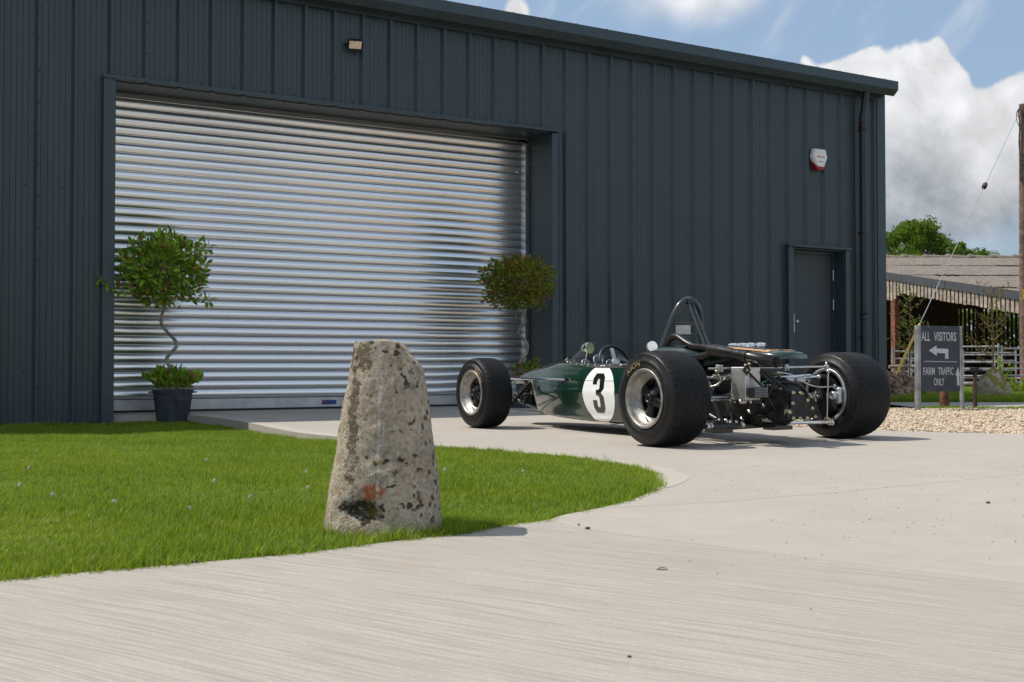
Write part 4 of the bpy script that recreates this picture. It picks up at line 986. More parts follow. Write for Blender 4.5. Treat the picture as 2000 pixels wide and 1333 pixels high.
# ------- front suspension (between the front wheels and the nose)
for s_ in (-1, 1):
    rod('front_radius_rod', (s_*.54, 2.36, .400), (s_*.375, 1.66, .382), .0085, 'chrome')
    mb = MB(); mb.bbox((s_*.372, 1.64, .383), (.028, .075, .030), .006); mb.build('rod_clevis', M['chrome'], car)
    mb = MB(); mb.lathe([(0, .060), (.003, .060), (.003, 0)], (s_*.3755, 1.625, .382), (s_, 0, 0), 20)
    for i, v in enumerate(mb.v): mb.v[i] = (v[0]-s_*.006, v[1], .382+(v[2]-.382)*.40)
    mb.build('rod_aperture', M['interior'], car)
    rod('front_upper_link', (s_*.22, 2.30, .375), (s_*.53, 2.38, .385), .008, 'chrome', ends=True)
    rod('front_lower_link', (s_*.21, 2.27, .115), (s_*.54, 2.36, .13), .009, 'nickel', ends=True); rod('front_lower_link', (s_*.21, 2.52, .115), (s_*.54, 2.38, .13), .009, 'nickel')
    rod('steering_arm', (s_*.20, 2.44, .27), (s_*.52, 2.46, .25), .007, 'nickel', ends=True)
    rod('front_damper', (s_*.24, 2.36, .37), (s_*.48, 2.37, .14), .015, 'engine')
    mb = MB(); a, b_ = Vector((s_*.24, 2.36, .37)), Vector((s_*.48, 2.37, .14)); ax = (b_-a).normalized(); u = ax.cross(Vector((0, 1, 0))).normalized(); w = ax.cross(u)
    mb.tube([a+(b_-a)*(.12+.6*i/70)+(u*math.cos(i*.72)+w*math.sin(i*.72))*.026 for i in range(71)], .0045, 6); mb.build('coil_spring', M['engine'], car)
    mb = MB(); mb.bbox((s_*.55, 2.37, .26), (.04, .06, .26), .01); mb.build('upright', M['engine'], car)
    mb = MB(); mb.lathe([(-.006, .115), (.006, .115), (.006, .04), (-.006, .04), (-.006, .115)], (s_*.585, 2.37, .275), (1, 0, 0), 36); mb.build('brake_disc', M['galv'], car)
    mb = MB(); mb.tube(smooth_path([(s_*.56, 2.33, .33), (s_*.47, 2.26, .26), (s_*.38, 2.27, .22), (s_*.30, 2.30, .27), (s_*.24, 2.32, .32)]), .0045, 8); mb.build('brake_hose', M['black'], car)
    for (ya, za), (yb, zb) in (((2.28, .12), (2.72, .19)), ((2.28, .37), (2.72, .37)), ((2.28, .12), (2.60, .37)), ((2.60, .16), (2.60, .37))):
        rod('nose_frame', (s_*.17, ya, za), (s_*.14, yb, zb), .010, 'frame')
mb = MB(); mb.bbox((0, 2.58, .25), (.26, .05, .2), .01); mb.build('radiator_core', M['black'], car)
rod('steering_rack', (-.20, 2.44, .27), (.20, 2.44, .27), .018, 'nickel')
# ------------------------------------------------------------------ instanced stuff (points + geometry nodes)
def gn_scatter(name, pts, scales, rots, idx, sources, **tags):
    """one object whose points carry instances of the source meshes"""
    pm = bpy.data.meshes.new(name); pm.vertices.add(len(pts)); pm.vertices.foreach_set('co', np.asarray(pts, dtype=np.float32).ravel())
    a = pm.attributes.new('sc', 'FLOAT_VECTOR', 'POINT'); sc_ = np.asarray(scales, dtype=np.float32)
    if sc_.ndim == 1: sc_ = np.repeat(sc_[:, None], 3, 1)
    a.data.foreach_set('vector', sc_.ravel())
    a = pm.attributes.new('ro', 'FLOAT_VECTOR', 'POINT'); a.data.foreach_set('vector', np.asarray(rots, dtype=np.float32).ravel())
    a = pm.attributes.new('ix', 'INT', 'POINT'); a.data.foreach_set('value', np.asarray(idx, dtype=np.int32))
    o = link(name, pm, None, kind='stuff', **tags)
    g = bpy.data.node_groups.new(name, 'GeometryNodeTree')
    g.interface.new_socket('Geometry', in_out='INPUT', socket_type='NodeSocketGeometry'); g.interface.new_socket('Geometry', in_out='OUTPUT', socket_type='NodeSocketGeometry')
    N = g.nodes; L = g.links; gi = N.new('NodeGroupInput'); go = N.new('NodeGroupOutput')
    def attr(nm, ty): n_ = N.new('GeometryNodeInputNamedAttribute'); n_.data_type = ty; n_.inputs[0].default_value = nm; return n_.outputs['Attribute']
    jn = N.new('GeometryNodeJoinGeometry')
    for i, s_ in enumerate(sources):
        oi = N.new('GeometryNodeObjectInfo'); oi.inputs['Object'].default_value = s_
        ip = N.new('GeometryNodeInstanceOnPoints'); cm = N.new('FunctionNodeCompare'); cm.data_type = 'INT'; cm.operation = 'EQUAL'
        ints = [q for q in cm.inputs if q.type == 'INT']; L.new(attr('ix', 'INT'), ints[0]); ints[1].default_value = i
        L.new(gi.outputs[0], ip.inputs['Points']); L.new(cm.outputs[0], ip.inputs['Selection']); L.new(oi.outputs['Geometry'], ip.inputs['Instance'])
        L.new(attr('ro', 'FLOAT_VECTOR'), ip.inputs['Rotation']); L.new(attr('sc', 'FLOAT_VECTOR'), ip.inputs['Scale']); L.new(ip.outputs[0], jn.inputs[0])
    L.new(jn.outputs[0], go.inputs[0]); md = o.modifiers.new('scatter', 'NODES'); md.node_group = g
    return o
def src(name, mb, mats): return bpy.data.objects.new(name, mb.mesh(name, mats))
rng = np.random.default_rng(5)
def grassmat(name, cols, trans=.4):
    m_ = leafmat(name, cols, .5, trans); t = NT(m_.node_tree)
    # broad patches of yellower and greener turf laid over the per-blade colour
    b = next(n for n in m_.node_tree.nodes if n.type == 'BSDF_PRINCIPLED'); col = b.inputs['Base Color'].links[0].from_socket
    g = t.n('ShaderNodeNewGeometry').outputs['Position']
    mx = t.mix(t.ramp(t.noise(g, 1.1, 5, .65), .42, .66, 0, .6), col, (.30, .34, .02)); mx = t.mix(t.ramp(t.noise(g, 4.5, 4, .6), .55, .75, 0, .5), mx, (.035, .10, .008)); mx = t.mix(t.ramp(t.noise(t.vm('ADD', g, (3, 8, 1)), 6.5, 5, .7), .58, .70, 0, .6), mx, (.34, .30, .10))
    t.put(b.inputs['Base Color'], mx); return m_
gm = grassmat('grass blades', [(0, (.025, .070, .004)), (.3, (.095, .20, .007)), (.75, (.24, .36, .014)), (.9, (.27, .31, .06)), (.96, (.42, .36, .17)), (1, (.30, .17, .08))])
def tuft(seed, n, rad, h, w=.0028, lean=.5):
    r = random.Random(seed); mb = MB()
    for _ in range(n):
        a = r.uniform(0, 6.28); d = rad*math.sqrt(r.random()); x, y = d*math.cos(a), d*math.sin(a)
        hh = h*r.uniform(.55, 1.15); b_ = r.uniform(0, 6.28); le = hh*r.uniform(.1, lean); dx, dy = math.cos(b_), math.sin(b_); px_, py_ = -dy*w*.5*r.uniform(.7, 1.4), dx*w*.5*r.uniform(.7, 1.4)
        q = [(x-px_, y-py_, 0), (x+px_, y+py_, 0), (x+px_*.85+dx*le*.35, y+py_*.85+dy*le*.35, hh*.55), (x-px_*.85+dx*le*.35, y-py_*.85+dy*le*.35, hh*.55), (x+dx*le, y+dy*le, hh)]
        mb.add(q, [(0, 1, 2, 3), (3, 2, 4)])
    return mb
tufts = [src('grass_tuft', tuft(10+i, 50, .045, .024+.0035*i, .0026, .9), gm) for i in range(6)]
poly = lawn_poly
def scatter_in(P, n, seed):
    r = np.random.default_rng(seed); xs = [p[0] for p in P]; ys = [p[1] for p in P]; out = []
    X_ = r.uniform(min(xs), max(xs), n); Y_ = r.uniform(min(ys), max(ys), n); ins = np.zeros(n, bool); j = len(P)-1
    for i in range(len(P)):
        yi, yj = P[i][1], P[j][1]; xi, xj = P[i][0], P[j][0]
        if yi != yj:
            c = ((yi > Y_) != (yj > Y_)) & (X_ < (xj-xi)*(Y_-yi)/(yj-yi)+xi); ins ^= c
        j = i
    return X_[ins], Y_[ins]
xs = [p[0] for p in poly]; ys = [p[1] for p in poly]
gx_, gy_ = scatter_in(poly, 300000, 1)
vis = (gy_ > .3) & (np.abs(gx_) < gy_*.55+1.0)
gx_, gy_ = gx_[vis], gy_[vis]
keep = rng.random(len(gx_)) < np.clip(1.25-gy_/14, .45, 1)
gx_, gy_ = gx_[keep], gy_[keep]
# keep the foot of the stone clear
ST_C = (-.385, 3.42)
far = np.hypot(gx_-ST_C[0], gy_-ST_C[1]) > .155
gx_, gy_ = gx_[far], gy_[far]
gz_ = np.array([lawn_z(a, b_) for a, b_ in zip(gx_, gy_)])
n = len(gx_)
sc_ = rng.uniform(.65, 1.1, n); patch = np.array([mn.noise(Vector((a*1.7, b_*1.7, 0))) for a, b_ in zip(gx_, gy_)]); sc_ *= 1+patch*.6
sc3 = np.c_[np.ones(n)*1.0, np.ones(n)*1.0, sc_]*np.clip(.85+gy_[:, None]*.03, .9, 1.15)
rot = np.c_[rng.uniform(-.12, .12, n), rng.uniform(-.12, .12, n), rng.uniform(0, 6.28, n)]
gn_scatter('grass', np.c_[gx_, gy_, gz_-.004], sc3, rot, rng.integers(0, 6, n), tufts)
# longer blades along the edges and round the stone
longt = [src('long_grass_tuft', tuft(40+i, 22, .035, .055+.012*i, .003, .9), gm) for i in range(4)]
ex_, ey_ = [], []
for i in range(len(edge_all)-1):
    a, b_ = Vector(edge_all[i]), Vector(edge_all[i+1]); nn = int((b_-a).length*38)
    for q in range(nn):
        f_ = random.random(); nrm = Vector((-(b_-a).y, (b_-a).x)).normalized(); p = a.lerp(b_, f_)+nrm*(.006+.045*random.random()); ex_.append(p.x); ey_.append(p.y)
for q in range(150):
    a = random.uniform(0, 6.28); rr = .165+random.random()*.05+(0.05*random.random() if math.cos(a) > 0 else 0); ex_.append(ST_C[0]+rr*math.cos(a)); ey_.append(ST_C[1]+rr*math.sin(a)*.95)
n = len(ex_); s_ = rng.uniform(.3, .72, n)
gn_scatter('edge_grass', np.c_[ex_, ey_, [lawn_z(a, b_)-.004 for a, b_ in zip(ex_, ey_)]], s_, np.c_[rng.uniform(-.2, .2, n), rng.uniform(-.2, .2, n), rng.uniform(0, 6.28, n)], rng.integers(0, 4, n), longt)
# clover heads and dead stalks in the lawn
mb = MB(); r = random.Random(4)
clv = [(-1.05, 3.72), (-1.36, 3.9), (-.93, 4.05), (-1.65, 4.1), (-.78, 4.35), (-1.92, 4.45), (-.30, 5.1), (-1.2, 4.6), (-2.2, 5.2), (-1.5, 5.6), (.05, 5.0), (-2.6, 5.3), (-1.9, 3.6), (-.9, 5.0)]
for x, y in clv:
    z = lawn_z(x, y)+.036
    for _ in range(26):
        a, b_ = r.uniform(0, 6.28), r.uniform(-.4, 1.5); c = Vector((x+math.cos(a)*math.cos(b_)*.006, y+math.sin(a)*math.cos(b_)*.006, z+math.sin(b_)*.006)); mb.box(c, (.0035, .0035, .0045), Matrix.Rotation(a, 3, 'Z'))
    mb.tube([(x, y, z-.04), (x, y, z)], .001, 4)
mb.build('clover_flowers', material('clover petals', (.75, .58, .54), .7, 0, .25, 90), None, kind='stuff')
# gravel
gmt = bpy.data.materials.new('gravel stones'); gmt.use_nodes = True; t = NT(gmt.node_tree); b = gmt.node_tree.nodes['Principled BSDF']
oi_ = t.n('ShaderNodeObjectInfo'); cr = t.n('ShaderNodeValToRGB'); t.put(cr.inputs[0], t.m('FRACT', t.m('ADD', t.m('MULTIPLY', t.noise(t.n('ShaderNodeNewGeometry').outputs['Position'], 28, 2), 3.1), oi_.outputs['Random'])))
for e in range(4): cr.color_ramp.elements.new(.5)
for e, (p_, c_) in zip(cr.color_ramp.elements, [(0, (.60, .52, .40)), (.25, (.46, .34, .20)), (.45, (.66, .60, .50)), (.62, (.50, .28, .12)), (.72, (.35, .31, .26)), (1, (.68, .58, .43))]): e.position = p_; e.color = (*c_, 1)
t.put(b.inputs['Base Color'], cr.outputs[0]); b.inputs['Roughness'].default_value = .65
def pebble(seed, flat=.55):
    r = random.Random(seed); bm = bmesh.new(); bmesh.ops.create_icosphere(bm, subdivisions=1, radius=1)
    ax = (r.uniform(.8, 1.2), r.uniform(.6, .9), r.uniform(.35, .6))
    for v in bm.verts: v.co = Vector((v.co.x*ax[0], v.co.y*ax[1], v.co.z*ax[2]))*r.uniform(.82, 1.15)
    me = bpy.data.meshes.new('pebble'); bm.to_mesh(me); bm.free(); me.materials.append(gmt); return bpy.data.objects.new('pebble', me)
pebs = [pebble(i) for i in range(8)]
px_, py_ = scatter_in(gravel_poly, 150000, 2)
vis = (np.abs(px_) < py_*.5+.3) & (py_ < 13.2) & (px_ > 1.75)
px_, py_ = px_[vis], py_[vis]; n = len(px_)
gn_scatter('gravel', np.c_[px_, py_, -.022+rng.uniform(0, .018, n)], rng.uniform(.008, .021, n), np.c_[rng.uniform(-.6, .6, n), rng.uniform(-.6, .6, n), rng.uniform(0, 6.28, n)], rng.integers(0, 8, n), pebs)

# ------------------------------------------------------------------ the staddle stone
m_ = bpy.data.materials.new('weathered limestone'); m_.use_nodes = True; t = NT(m_.node_tree); b = m_.node_tree.nodes['Principled BSDF']; M['stone'] = m_
tc = t.n('ShaderNodeTexCoord').outputs['Object']; x, y, z = t.xyz(tc)
n1 = t.noise(tc, 7, 8, .65, .3); n2 = t.noise(tc, 38, 8, .7); n3 = t.noise(t.vm('MULTIPLY', tc, (1, 1, .22)), 60, 6, .7)
col = t.mix(t.ramp(n1, .3, .7), (.37, .305, .22), (.58, .49, .375))
col = t.mix(t.ramp(n2, .46, .68, 0, .75), col, (.21, .17, .12))
col = t.mix(t.ramp(n3, .54, .66, 0, .8), col, (.62, .59, .53))
vv = t.voro(t.vm('ADD', tc, t.vm('SCALE', t.noise(tc, 30, 3, .5, 0, 1), .05)), 30.)
msk = t.ramp(t.m('ADD', t.noise(tc, 9, 4, .6), t.m('MULTIPLY', x, .9)), .44, .56)
col = t.mix(t.m('MULTIPLY', t.ramp(vv, .34, .22), t.m('MULTIPLY', msk, .95)), col, (.050, .036, .025))
v2 = t.voro(t.vm('ADD', tc, (5, 2, 1)), 46.)
col = t.mix(t.m('MULTIPLY', t.ramp(v2, .24, .15), t.ramp(t.noise(t.vm('ADD', tc, (4, 4, 4)), 8, 3), .50, .56)), col, (.42, .22, .03))
col = t.mix(t.m('MULTIPLY', t.ramp(t.voro(t.vm('ADD', tc, (1, 7, 3)), 28.), .16, .09), t.ramp(t.noise(t.vm('ADD', tc, (9, 1, 4)), 11, 3), .5, .6)), col, (.55, .54, .50))
def spot(cx, cz, rx, rz, amt=.9, nz=.5):
    d = t.m('SQRT', t.m('ADD', t.m('POWER', t.m('DIVIDE', t.m('SUBTRACT', x, cx), rx), 2.), t.m('POWER', t.m('DIVIDE', t.m('SUBTRACT', z, cz), rz), 2.)))
    d = t.m('ADD', d, t.m('MULTIPLY', t.m('SUBTRACT', n2, .5), nz*3)); return t.m('MULTIPLY', t.m('MULTIPLY', t.ramp(d, 1.05, .75), t.ramp(y, 0., -.02)), amt)
streak = spot(-.078, .34, .016, .20, .85, 2.2); col = t.mix(streak, col, (.085, .06, .035))
col = t.mix(spot(-.055, .53, .03, .05, .8, 1.8), col, (.095, .07, .04))
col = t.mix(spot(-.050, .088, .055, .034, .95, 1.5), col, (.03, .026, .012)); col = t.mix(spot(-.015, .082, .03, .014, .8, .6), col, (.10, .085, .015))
col = t.mix(spot(-.012, .140, .034, .024, .95, .9), col, (.42, .13, .05))
col = t.mix(spot(.0, .27, .0045, .15, .9, 2.8), col, (.55, .53, .5))
n5 = t.noise(tc, 85, 5, .75); col = t.mix(t.ramp(n5, .54, .63, 0, .55), col, (.16, .125, .085)); col = t.mix(t.ramp(n5, .46, .36, 0, .7), col, (.60, .57, .50))
t.put(b.inputs['Base Color'], col); b.inputs['Roughness'].default_value = .92; b.inputs['Specular IOR Level'].default_value = .2
bp = t.n('ShaderNodeBump'); bp.inputs['Distance'].default_value = .013; t.put(bp.inputs['Height'], t.m('ADD', t.m('ADD', n2, t.m('MULTIPLY', n3, .5)), t.m('MULTIPLY', t.noise(tc, 120, 4, .7), .6))); t.put(b.inputs['Normal'], bp.outputs[0])
PR = [(-.03, -.178, .178), (.0, -.178, .178), (.02, -.176, .175), (.13, -.160, .168), (.32, -.128, .143), (.44, -.107, .126), (.49, -.098, .118), (.560, -.086, .108), (.574, -.082, .100), (.5761, -.080, .100), (.5762, 0, 0)]
zz = [p[0] for p in PR]; NS, NZ = 96, 90; vs = []
for i in range(NZ+1):
    z_ = -.03+.6061*i/NZ if i < NZ else .5762; l_ = float(np.interp(z_, zz, [p[1] for p in PR])); r_ = float(np.interp(z_, zz, [p[2] for p in PR])); cx = (l_+r_)/2; rr = (r_-l_)/2
    for j in range(NS):
        a = 2*math.pi*j/NS; c_, s_ = math.cos(a), math.sin(a); sq = (abs(c_)**2.7+abs(s_)**2.7)**(-1/2.7)
        p = Vector((cx+rr*c_*sq, rr*s_*sq*.92, z_))
        nn = mn.fractal(p*7, 1, 2, 4)*.004+mn.noise(p*3.2)*.004+mn.fractal(p*28+Vector((3, 3, 3)), 1, 2, 3)*.0025
        p += Vector((c_, s_, 0))*nn
        # broken shoulder on the right, hollow near the foot
        lim = .578-max(0., (p.x-.042))*1.22; lim += mn.noise(Vector((p.x, p.y, 0))*22)*.005
        p.z = min(p.z, lim)
        if p.y < 0:
            h = math.exp(-((p.x+.050)/.045)**2-((p.z-.085)/.022)**2); p.y += h*.028
        vs.append(p)
mb = MB(); mb.add(vs, [(i*NS+j, i*NS+(j+1) % NS, (i+1)*NS+(j+1) % NS, (i+1)*NS+j) for i in range(NZ) for j in range(NS)])
st = mb.build('staddle_stone', M['stone'], None, auto=60, label='tall tapering limestone staddle stone with lichen and orange paint smudge on the lawn', category='stone')
st.location = (ST_C[0], ST_C[1], -.015); st.scale = (1, 1, 1.012)
# ------------------------------------------------------------------ twisted-stem bay trees in pots
def leaf_cluster(mb, c, rx, ry, rz, n, L_, seed, upward=.3, hollow=.35, spikes=0):
    r = random.Random(seed)
    for i in range(n):
        while True:
            p = Vector((r.uniform(-1, 1), r.uniform(-1, 1), r.uniform(-1, 1)))
            if hollow < p.length < 1: break
        p.z = max(p.z, -.75-.2*r.random()); lump = 1+.30*mn.noise(p.normalized()*2.6+Vector((seed, 0, 0)))
        if p.length > .8 and r.random() < .25: lump *= r.uniform(1, 1.16)
        o = Vector((p.x*rx, p.y*ry, p.z*rz))*lump+Vector(c)
        d = (p.normalized()*.8+Vector((r.uniform(-1, 1), r.uniform(-1, 1), r.uniform(-.6, 1)+upward))).normalized()
        side = d.cross(Vector((r.uniform(-1, 1), r.uniform(-1, 1), r.uniform(-1, 1)))).normalized(); up = side.cross(d)
        l = L_*r.uniform(.6, 1.15); w = l*r.uniform(.17, .24)
        mb.add([o, o+d*l*.35+side*w-up*w*.1, o+d*l*.35-up*w*.45, o+d*l*.35-side*w-up*w*.1, o+d*l*.72+side*w*.8, o+d*l*.72-up*w*.30, o+d*l*.72-side*w*.8, o+d*l+up*l*r.uniform(-.12, .02)],
               [(0, 2, 1), (0, 3, 2), (1, 2, 5, 4), (2, 3, 6, 5), (4, 5, 7), (5, 6, 7)])
def twigs(mb, base, c, rx, rz, n, seed):
    r = random.Random(seed); b0 = Vector(base)
    for i in range(n):
        a = r.uniform(0, 6.28); e = r.uniform(-.5, 1.4); d = Vector((math.cos(a)*math.cos(e)*rx, math.sin(a)*math.cos(e)*rx, math.sin(e)*rz))*r.uniform(.7, .98)
        m1 = b0.lerp(Vector(c)+d*.4, .6)+Vector((r.uniform(-.03, .03),)*3); mb.tube(smooth_path([b0, m1, Vector(c)+d], 3), [.007]*4+[.004]*2+[.0015], 5)
bl1 = leafmat('bay leaves', [(0, (0.057, 0.139, 0.022)), (.35, (0.163, 0.309, 0.029)), (.7, (0.309, 0.471, 0.041)), (.86, (0.390, 0.504, 0.057)), (.93, (0.390, 0.146, 0.049)), (1, (0.211, 0.073, 0.036))], .35, .3)
bl2 = leafmat('bay leaves browning', [(0, (0.036, 0.078, 0.018)), (.3, (0.111, 0.195, 0.023)), (.52, (0.221, 0.273, 0.029)), (.68, (0.260, 0.221, 0.033)), (.82, (0.338, 0.143, 0.039)), (1, (0.169, 0.065, 0.033))], .38, .3)
M['bark'] = material('grey bay bark', (.24, .20, .15), .8, 0, .25, 14, bump=.004, bscale=40)
M['potplastic'] = material('dark blue-grey pot plastic', (.035, .042, .055), .5, 0, .22, 9, rvar=.1)
def bay_tree(name, label, loc, stem, ccen, rx, ry, rz, leaves, lmat, seed, L_, pot_r, pot_h, under, extra=None, s_r=.017):
    r_ = thing(name, label, 'potted tree', loc, 0, 'twisted-stem bay trees either side of the roller shutter')
    mb = MB(); mb.lathe([(0, 0), (0, pot_r*.78), (pot_h*.70, pot_r*.93), (pot_h*.70, pot_r*.955), (pot_h*.90, pot_r*.97), (pot_h*.90, pot_r*1.03), (pot_h, pot_r*1.04), (pot_h, pot_r*.93), (pot_h*.86, pot_r*.91)], (0, 0, 0), (0, 0, 1), 48)
    for q in range(12):
        a = q*math.pi/6; mb.tube([(pot_r*.79*math.cos(a), pot_r*.79*math.sin(a), .01), (pot_r*.935*math.cos(a), pot_r*.935*math.sin(a), pot_h*.69)], .004, 5)
    mb.build('pot', M['potplastic'], r_, auto=35)
    for a in (R(10), R(190)): mb = MB(); mb.bbox((pot_r*1.06*math.cos(a), pot_r*1.06*math.sin(a), pot_h*.93), (.05, .07, .014), .005, Matrix.Rotation(a, 3, 'Z')); mb.build('pot_handle', M['potplastic'], r_)
    mb = MB(); mb.lathe([(pot_h*.87, pot_r*.92), (pot_h*.89, pot_r*.5), (pot_h*.90, 0)], (0, 0, 0), (0, 0, 1), 24); mb.build('compost', M['soil'], r_)
    P = smooth_path(stem, 7); mb = MB(); n = len(P); mb.tube(P, [s_r*(1.15-.3*i/n)*(1+.06*mn.noise(p*30)) for i, p in enumerate(P)], 12); mb.build('trunk', M['bark'], r_)
    mb = MB(); twigs(mb, stem[-1], ccen, rx*.9, rz*.9, 46, seed); mb.build('branches', M['bark'], r_, kind='stuff')
    mb = MB(); leaf_cluster(mb, ccen, rx, ry, rz, leaves, L_, seed)
    for c_, rr_, nn_ in (extra or []): leaf_cluster(mb, c_, rr_, rr_, rr_*.6, nn_, L_*1.05, seed+7, .2, 0)
    mb.build('crown', lmat, r_, kind='stuff')
    if under:
        mb = MB(); leaf_cluster(mb, under[0], under[1], under[2], under[3], under[4], L_*1.1, seed+3, 1.2, .1); mb.build('underplanting', lmat, r_, kind='stuff')
        mb = MB(); rr = random.Random(seed+5)
        for q in range(26): a = rr.uniform(0, 6.28); d = rr.uniform(.3, 1); mb.tube(smooth_path([(pot_r*.5*d*math.cos(a), pot_r*.5*d*math.sin(a), pot_h*.85), (pot_r*1.0*d*math.cos(a), pot_r*1.0*d*math.sin(a), pot_h+.07), (pot_r*1.25*d*math.cos(a)+rr.uniform(-.03, .03), pot_r*1.2*d*math.sin(a), pot_h+.17*rr.uniform(.6, 1))], 3), .0025, 4)
        mb.build('stems', M['bark'], r_, kind='stuff')
    return r_
k1 = 1/195.
def pxz(px, py): return ((px-340)*k1, 0, (822-py)*k1)
s1 = [(.045, .0, .30), (.03, 0, .45), (-.03, -.02, .56), (-.058, -.01, .645), (.018, .02, .745), (.025, .03, .80), (-.055, .0, .90), (-.110, -.01, .97), (-.118, .0, 1.06), (-.09, .01, 1.16), (-.07, 0, 1.24)]
bay_tree('bay_tree', 'potted bay tree with twisted stem and fuller green crown, at the left of the shutter', (-3.39, 11.38, -.080), s1, (-.10, 0, 1.54), .405, .40, .345, 2400, bl1, 11, .078, .195, .325,
         ((0, 0, .42), .25, .22, .10, 420), [((-.50, -.22, 1.33), .09, 34), ((-.61, -.30, 1.36), .05, 12), ((-.32, 0, 1.28), .08, 26), ((-.08, 0, 1.86), .07, 24), ((.30, 0, 1.76), .08, 22), ((.34, -.1, 1.22), .07, 20)])
s2 = [(.0, .0, .30), (.0, 0, .40), (-.045, 0, .48), (.02, .02, .60), (.055, .03, .67), (.045, .03, .75), (-.04, .0, .85), (-.048, -.01, .89), (.03, .0, .98), (.025, .01, 1.06), (-.03, .0, 1.13), (-.045, 0, 1.18), (-.03, 0, 1.24)]
bay_tree('bay_tree', 'potted bay tree with twisted stem and browning crown, behind the racing car nose', (.125, 13.18, 0), s2, (-.055, 0, 1.45), .41, .41, .30, 3800, bl2, 23, .060, .19, .31,
         ((.06, 0, .42), .20, .2, .08, 200), [((.13, 0, .52), .07, 26)], .015)
# ------------------------------------------------------------------ the visitors' sign
M['galvrail'] = material('weathered galvanised tube', (.33, .34, .36), .5, .5, .2, 6)
sgL, sgR = Vector((4.515, 12.62, 0)), Vector((5.105, 12.95, 0)); sv = (sgR-sgL); sw = sv.length
sg = thing('visitor_sign', 'dark grey farm direction sign lettered ALL VISITORS on two steel posts by the gravel', 'sign', tuple(sgL), math.atan2(sv.y, sv.x))
M['signface'] = material('dark blue-grey sign face', (.032, .042, .060), .45, 0, .06, 5); M['signprint'] = material('pale grey sign lettering', (.56, .58, .62), .5, 0, .02)
mb = MB(); mb.bbox((sw/2, 0, .565), (sw-.03, .012, .735), .002, Matrix.Rotation(R(.3), 3, 'Y')); mb.build('panel', M['signface'], sg)
for x, w_, ln in ((-.003, .036, -.004), (sw+.002, .026, .022)):
    mb = MB(); mb.tube([(x+ln, .0, -.05), (x, .0, .930)], .001, 4)
    mb = MB()
    for dx, dy, ww, dd in ((0, -.010, w_, .006), (-w_/2 if x < .3 else w_/2, .018, .006, .05)):
        mb.add([(x+ln*(1-z_/.93)+dx+sx*ww/2, dy+sy*dd/2, z_) for z_ in (-.06, .935) for sx, sy in ((-1, -1), (1, -1), (1, 1), (-1, 1))], [(0, 1, 5, 4), (1, 2, 6, 5), (2, 3, 7, 6), (3, 0, 4, 7), (4, 5, 6, 7)], False)
    mb.build('post', M['galvrail'], sg)
def sp(u, v): return (.030+.905*u*sw, -.0085, .932-.735*v)
def put_text(mb, s_, u, v, w_, h_):
    c = sp(u, v); text_into(mb, s_, w_, h_, lambda x, y: (c[0]+x, c[1], c[2]+y), .012)
mb = MB()
U = lambda zx: (zx-487)/406.; V = lambda zy: (zy-195)/640.
put_text(mb, 'ALL', U(533), V(298), .140, .103); put_text(mb, 'VISITORS', U(742), V(298), .365, .103)
put_text(mb, 'FARM', U(566), V(637), .182, .086); put_text(mb, 'TRAFFIC', U(746), V(637), .250, .086); put_text(mb, 'ONLY', U(673), V(741), .170, .084)
mb.build('lettering', M['signprint'], sg)
mb = MB(); P = [(565, 436), (648, 385), (648, 415), (775, 418), (775, 515), (740, 515), (740, 462), (650, 458), (650, 487)]
mb.add([sp(U(x), V(y)) for x, y in P], [(0, 1, 2), (0, 2, 7), (0, 7, 8), (2, 3, 6, 7), (3, 4, 5, 6)], False); mb.build('turn_arrow', M['signprint'], sg)
mb = MB(); P = [(877, 597), (905, 680), (893, 680), (896, 780), (868, 780), (866, 680), (850, 680)]
mb.add([sp(U(x), V(y)) for x, y in P], [(0, 1, 6), (2, 3, 4, 5)], False); mb.build('ahead_arrow', M['signprint'], sg)
mb = MB(); P = [(510, 538), (867, 543), (867, 549), (510, 544)]; mb.add([sp(U(x), V(y)) for x, y in P], [(0, 1, 2, 3)], False); mb.build('divider_line', M['signprint'], sg)
for x, z_ in ((.14, .915), (.40, .915), (.16, .215), (.43, .215)): mb = MB(); mb.sphere((x, -.008, z_), .006, 8, 5); mb.build('screw', M['nickel'], sg)
# rusty pipe stump behind it, bollard light
M['rust'] = material('rusty steel', (.16, .055, .028), .8, 0, .3, 12, bump=.002, bscale=50); M['corten'] = material('brown painted steel', (.07, .035, .024), .6, 0, .2, 12)
mb = MB(); mb.lathe([(-.05, .064), (.0, .060), (.20, .050), (.34, .048), (.34, .040), (.1, .04)], (0, 0, 0), (0, 0, 1), 24)
o = mb.build('pipe_stump', M['rust'], None, label='rusty brown pipe stump standing in the grass behind the visitors sign', category='pipe'); o.location = (5.19, 13.66, -.01)
bl_ = thing('bollard_light', 'thin brown bollard post with a small grey head, right of the sign', 'bollard light', (5.405, 13.29, -.01), R(20))
mb = MB(); mb.bbox((0, 0, .205), (.036, .036, .43), .002); mb.build('post', M['corten'], bl_)
mb = MB(); mb.bbox((-.005, -.01, .448), (.105, .07, .055), .008, Matrix.Rotation(R(8), 3, 'Y')); mb.lathe([(0, .022), (.02, .022), (.02, 0)], (.03, -.045, .442), (0, -1, 0), 14); mb.build('lamp_head', M['black'], bl_)
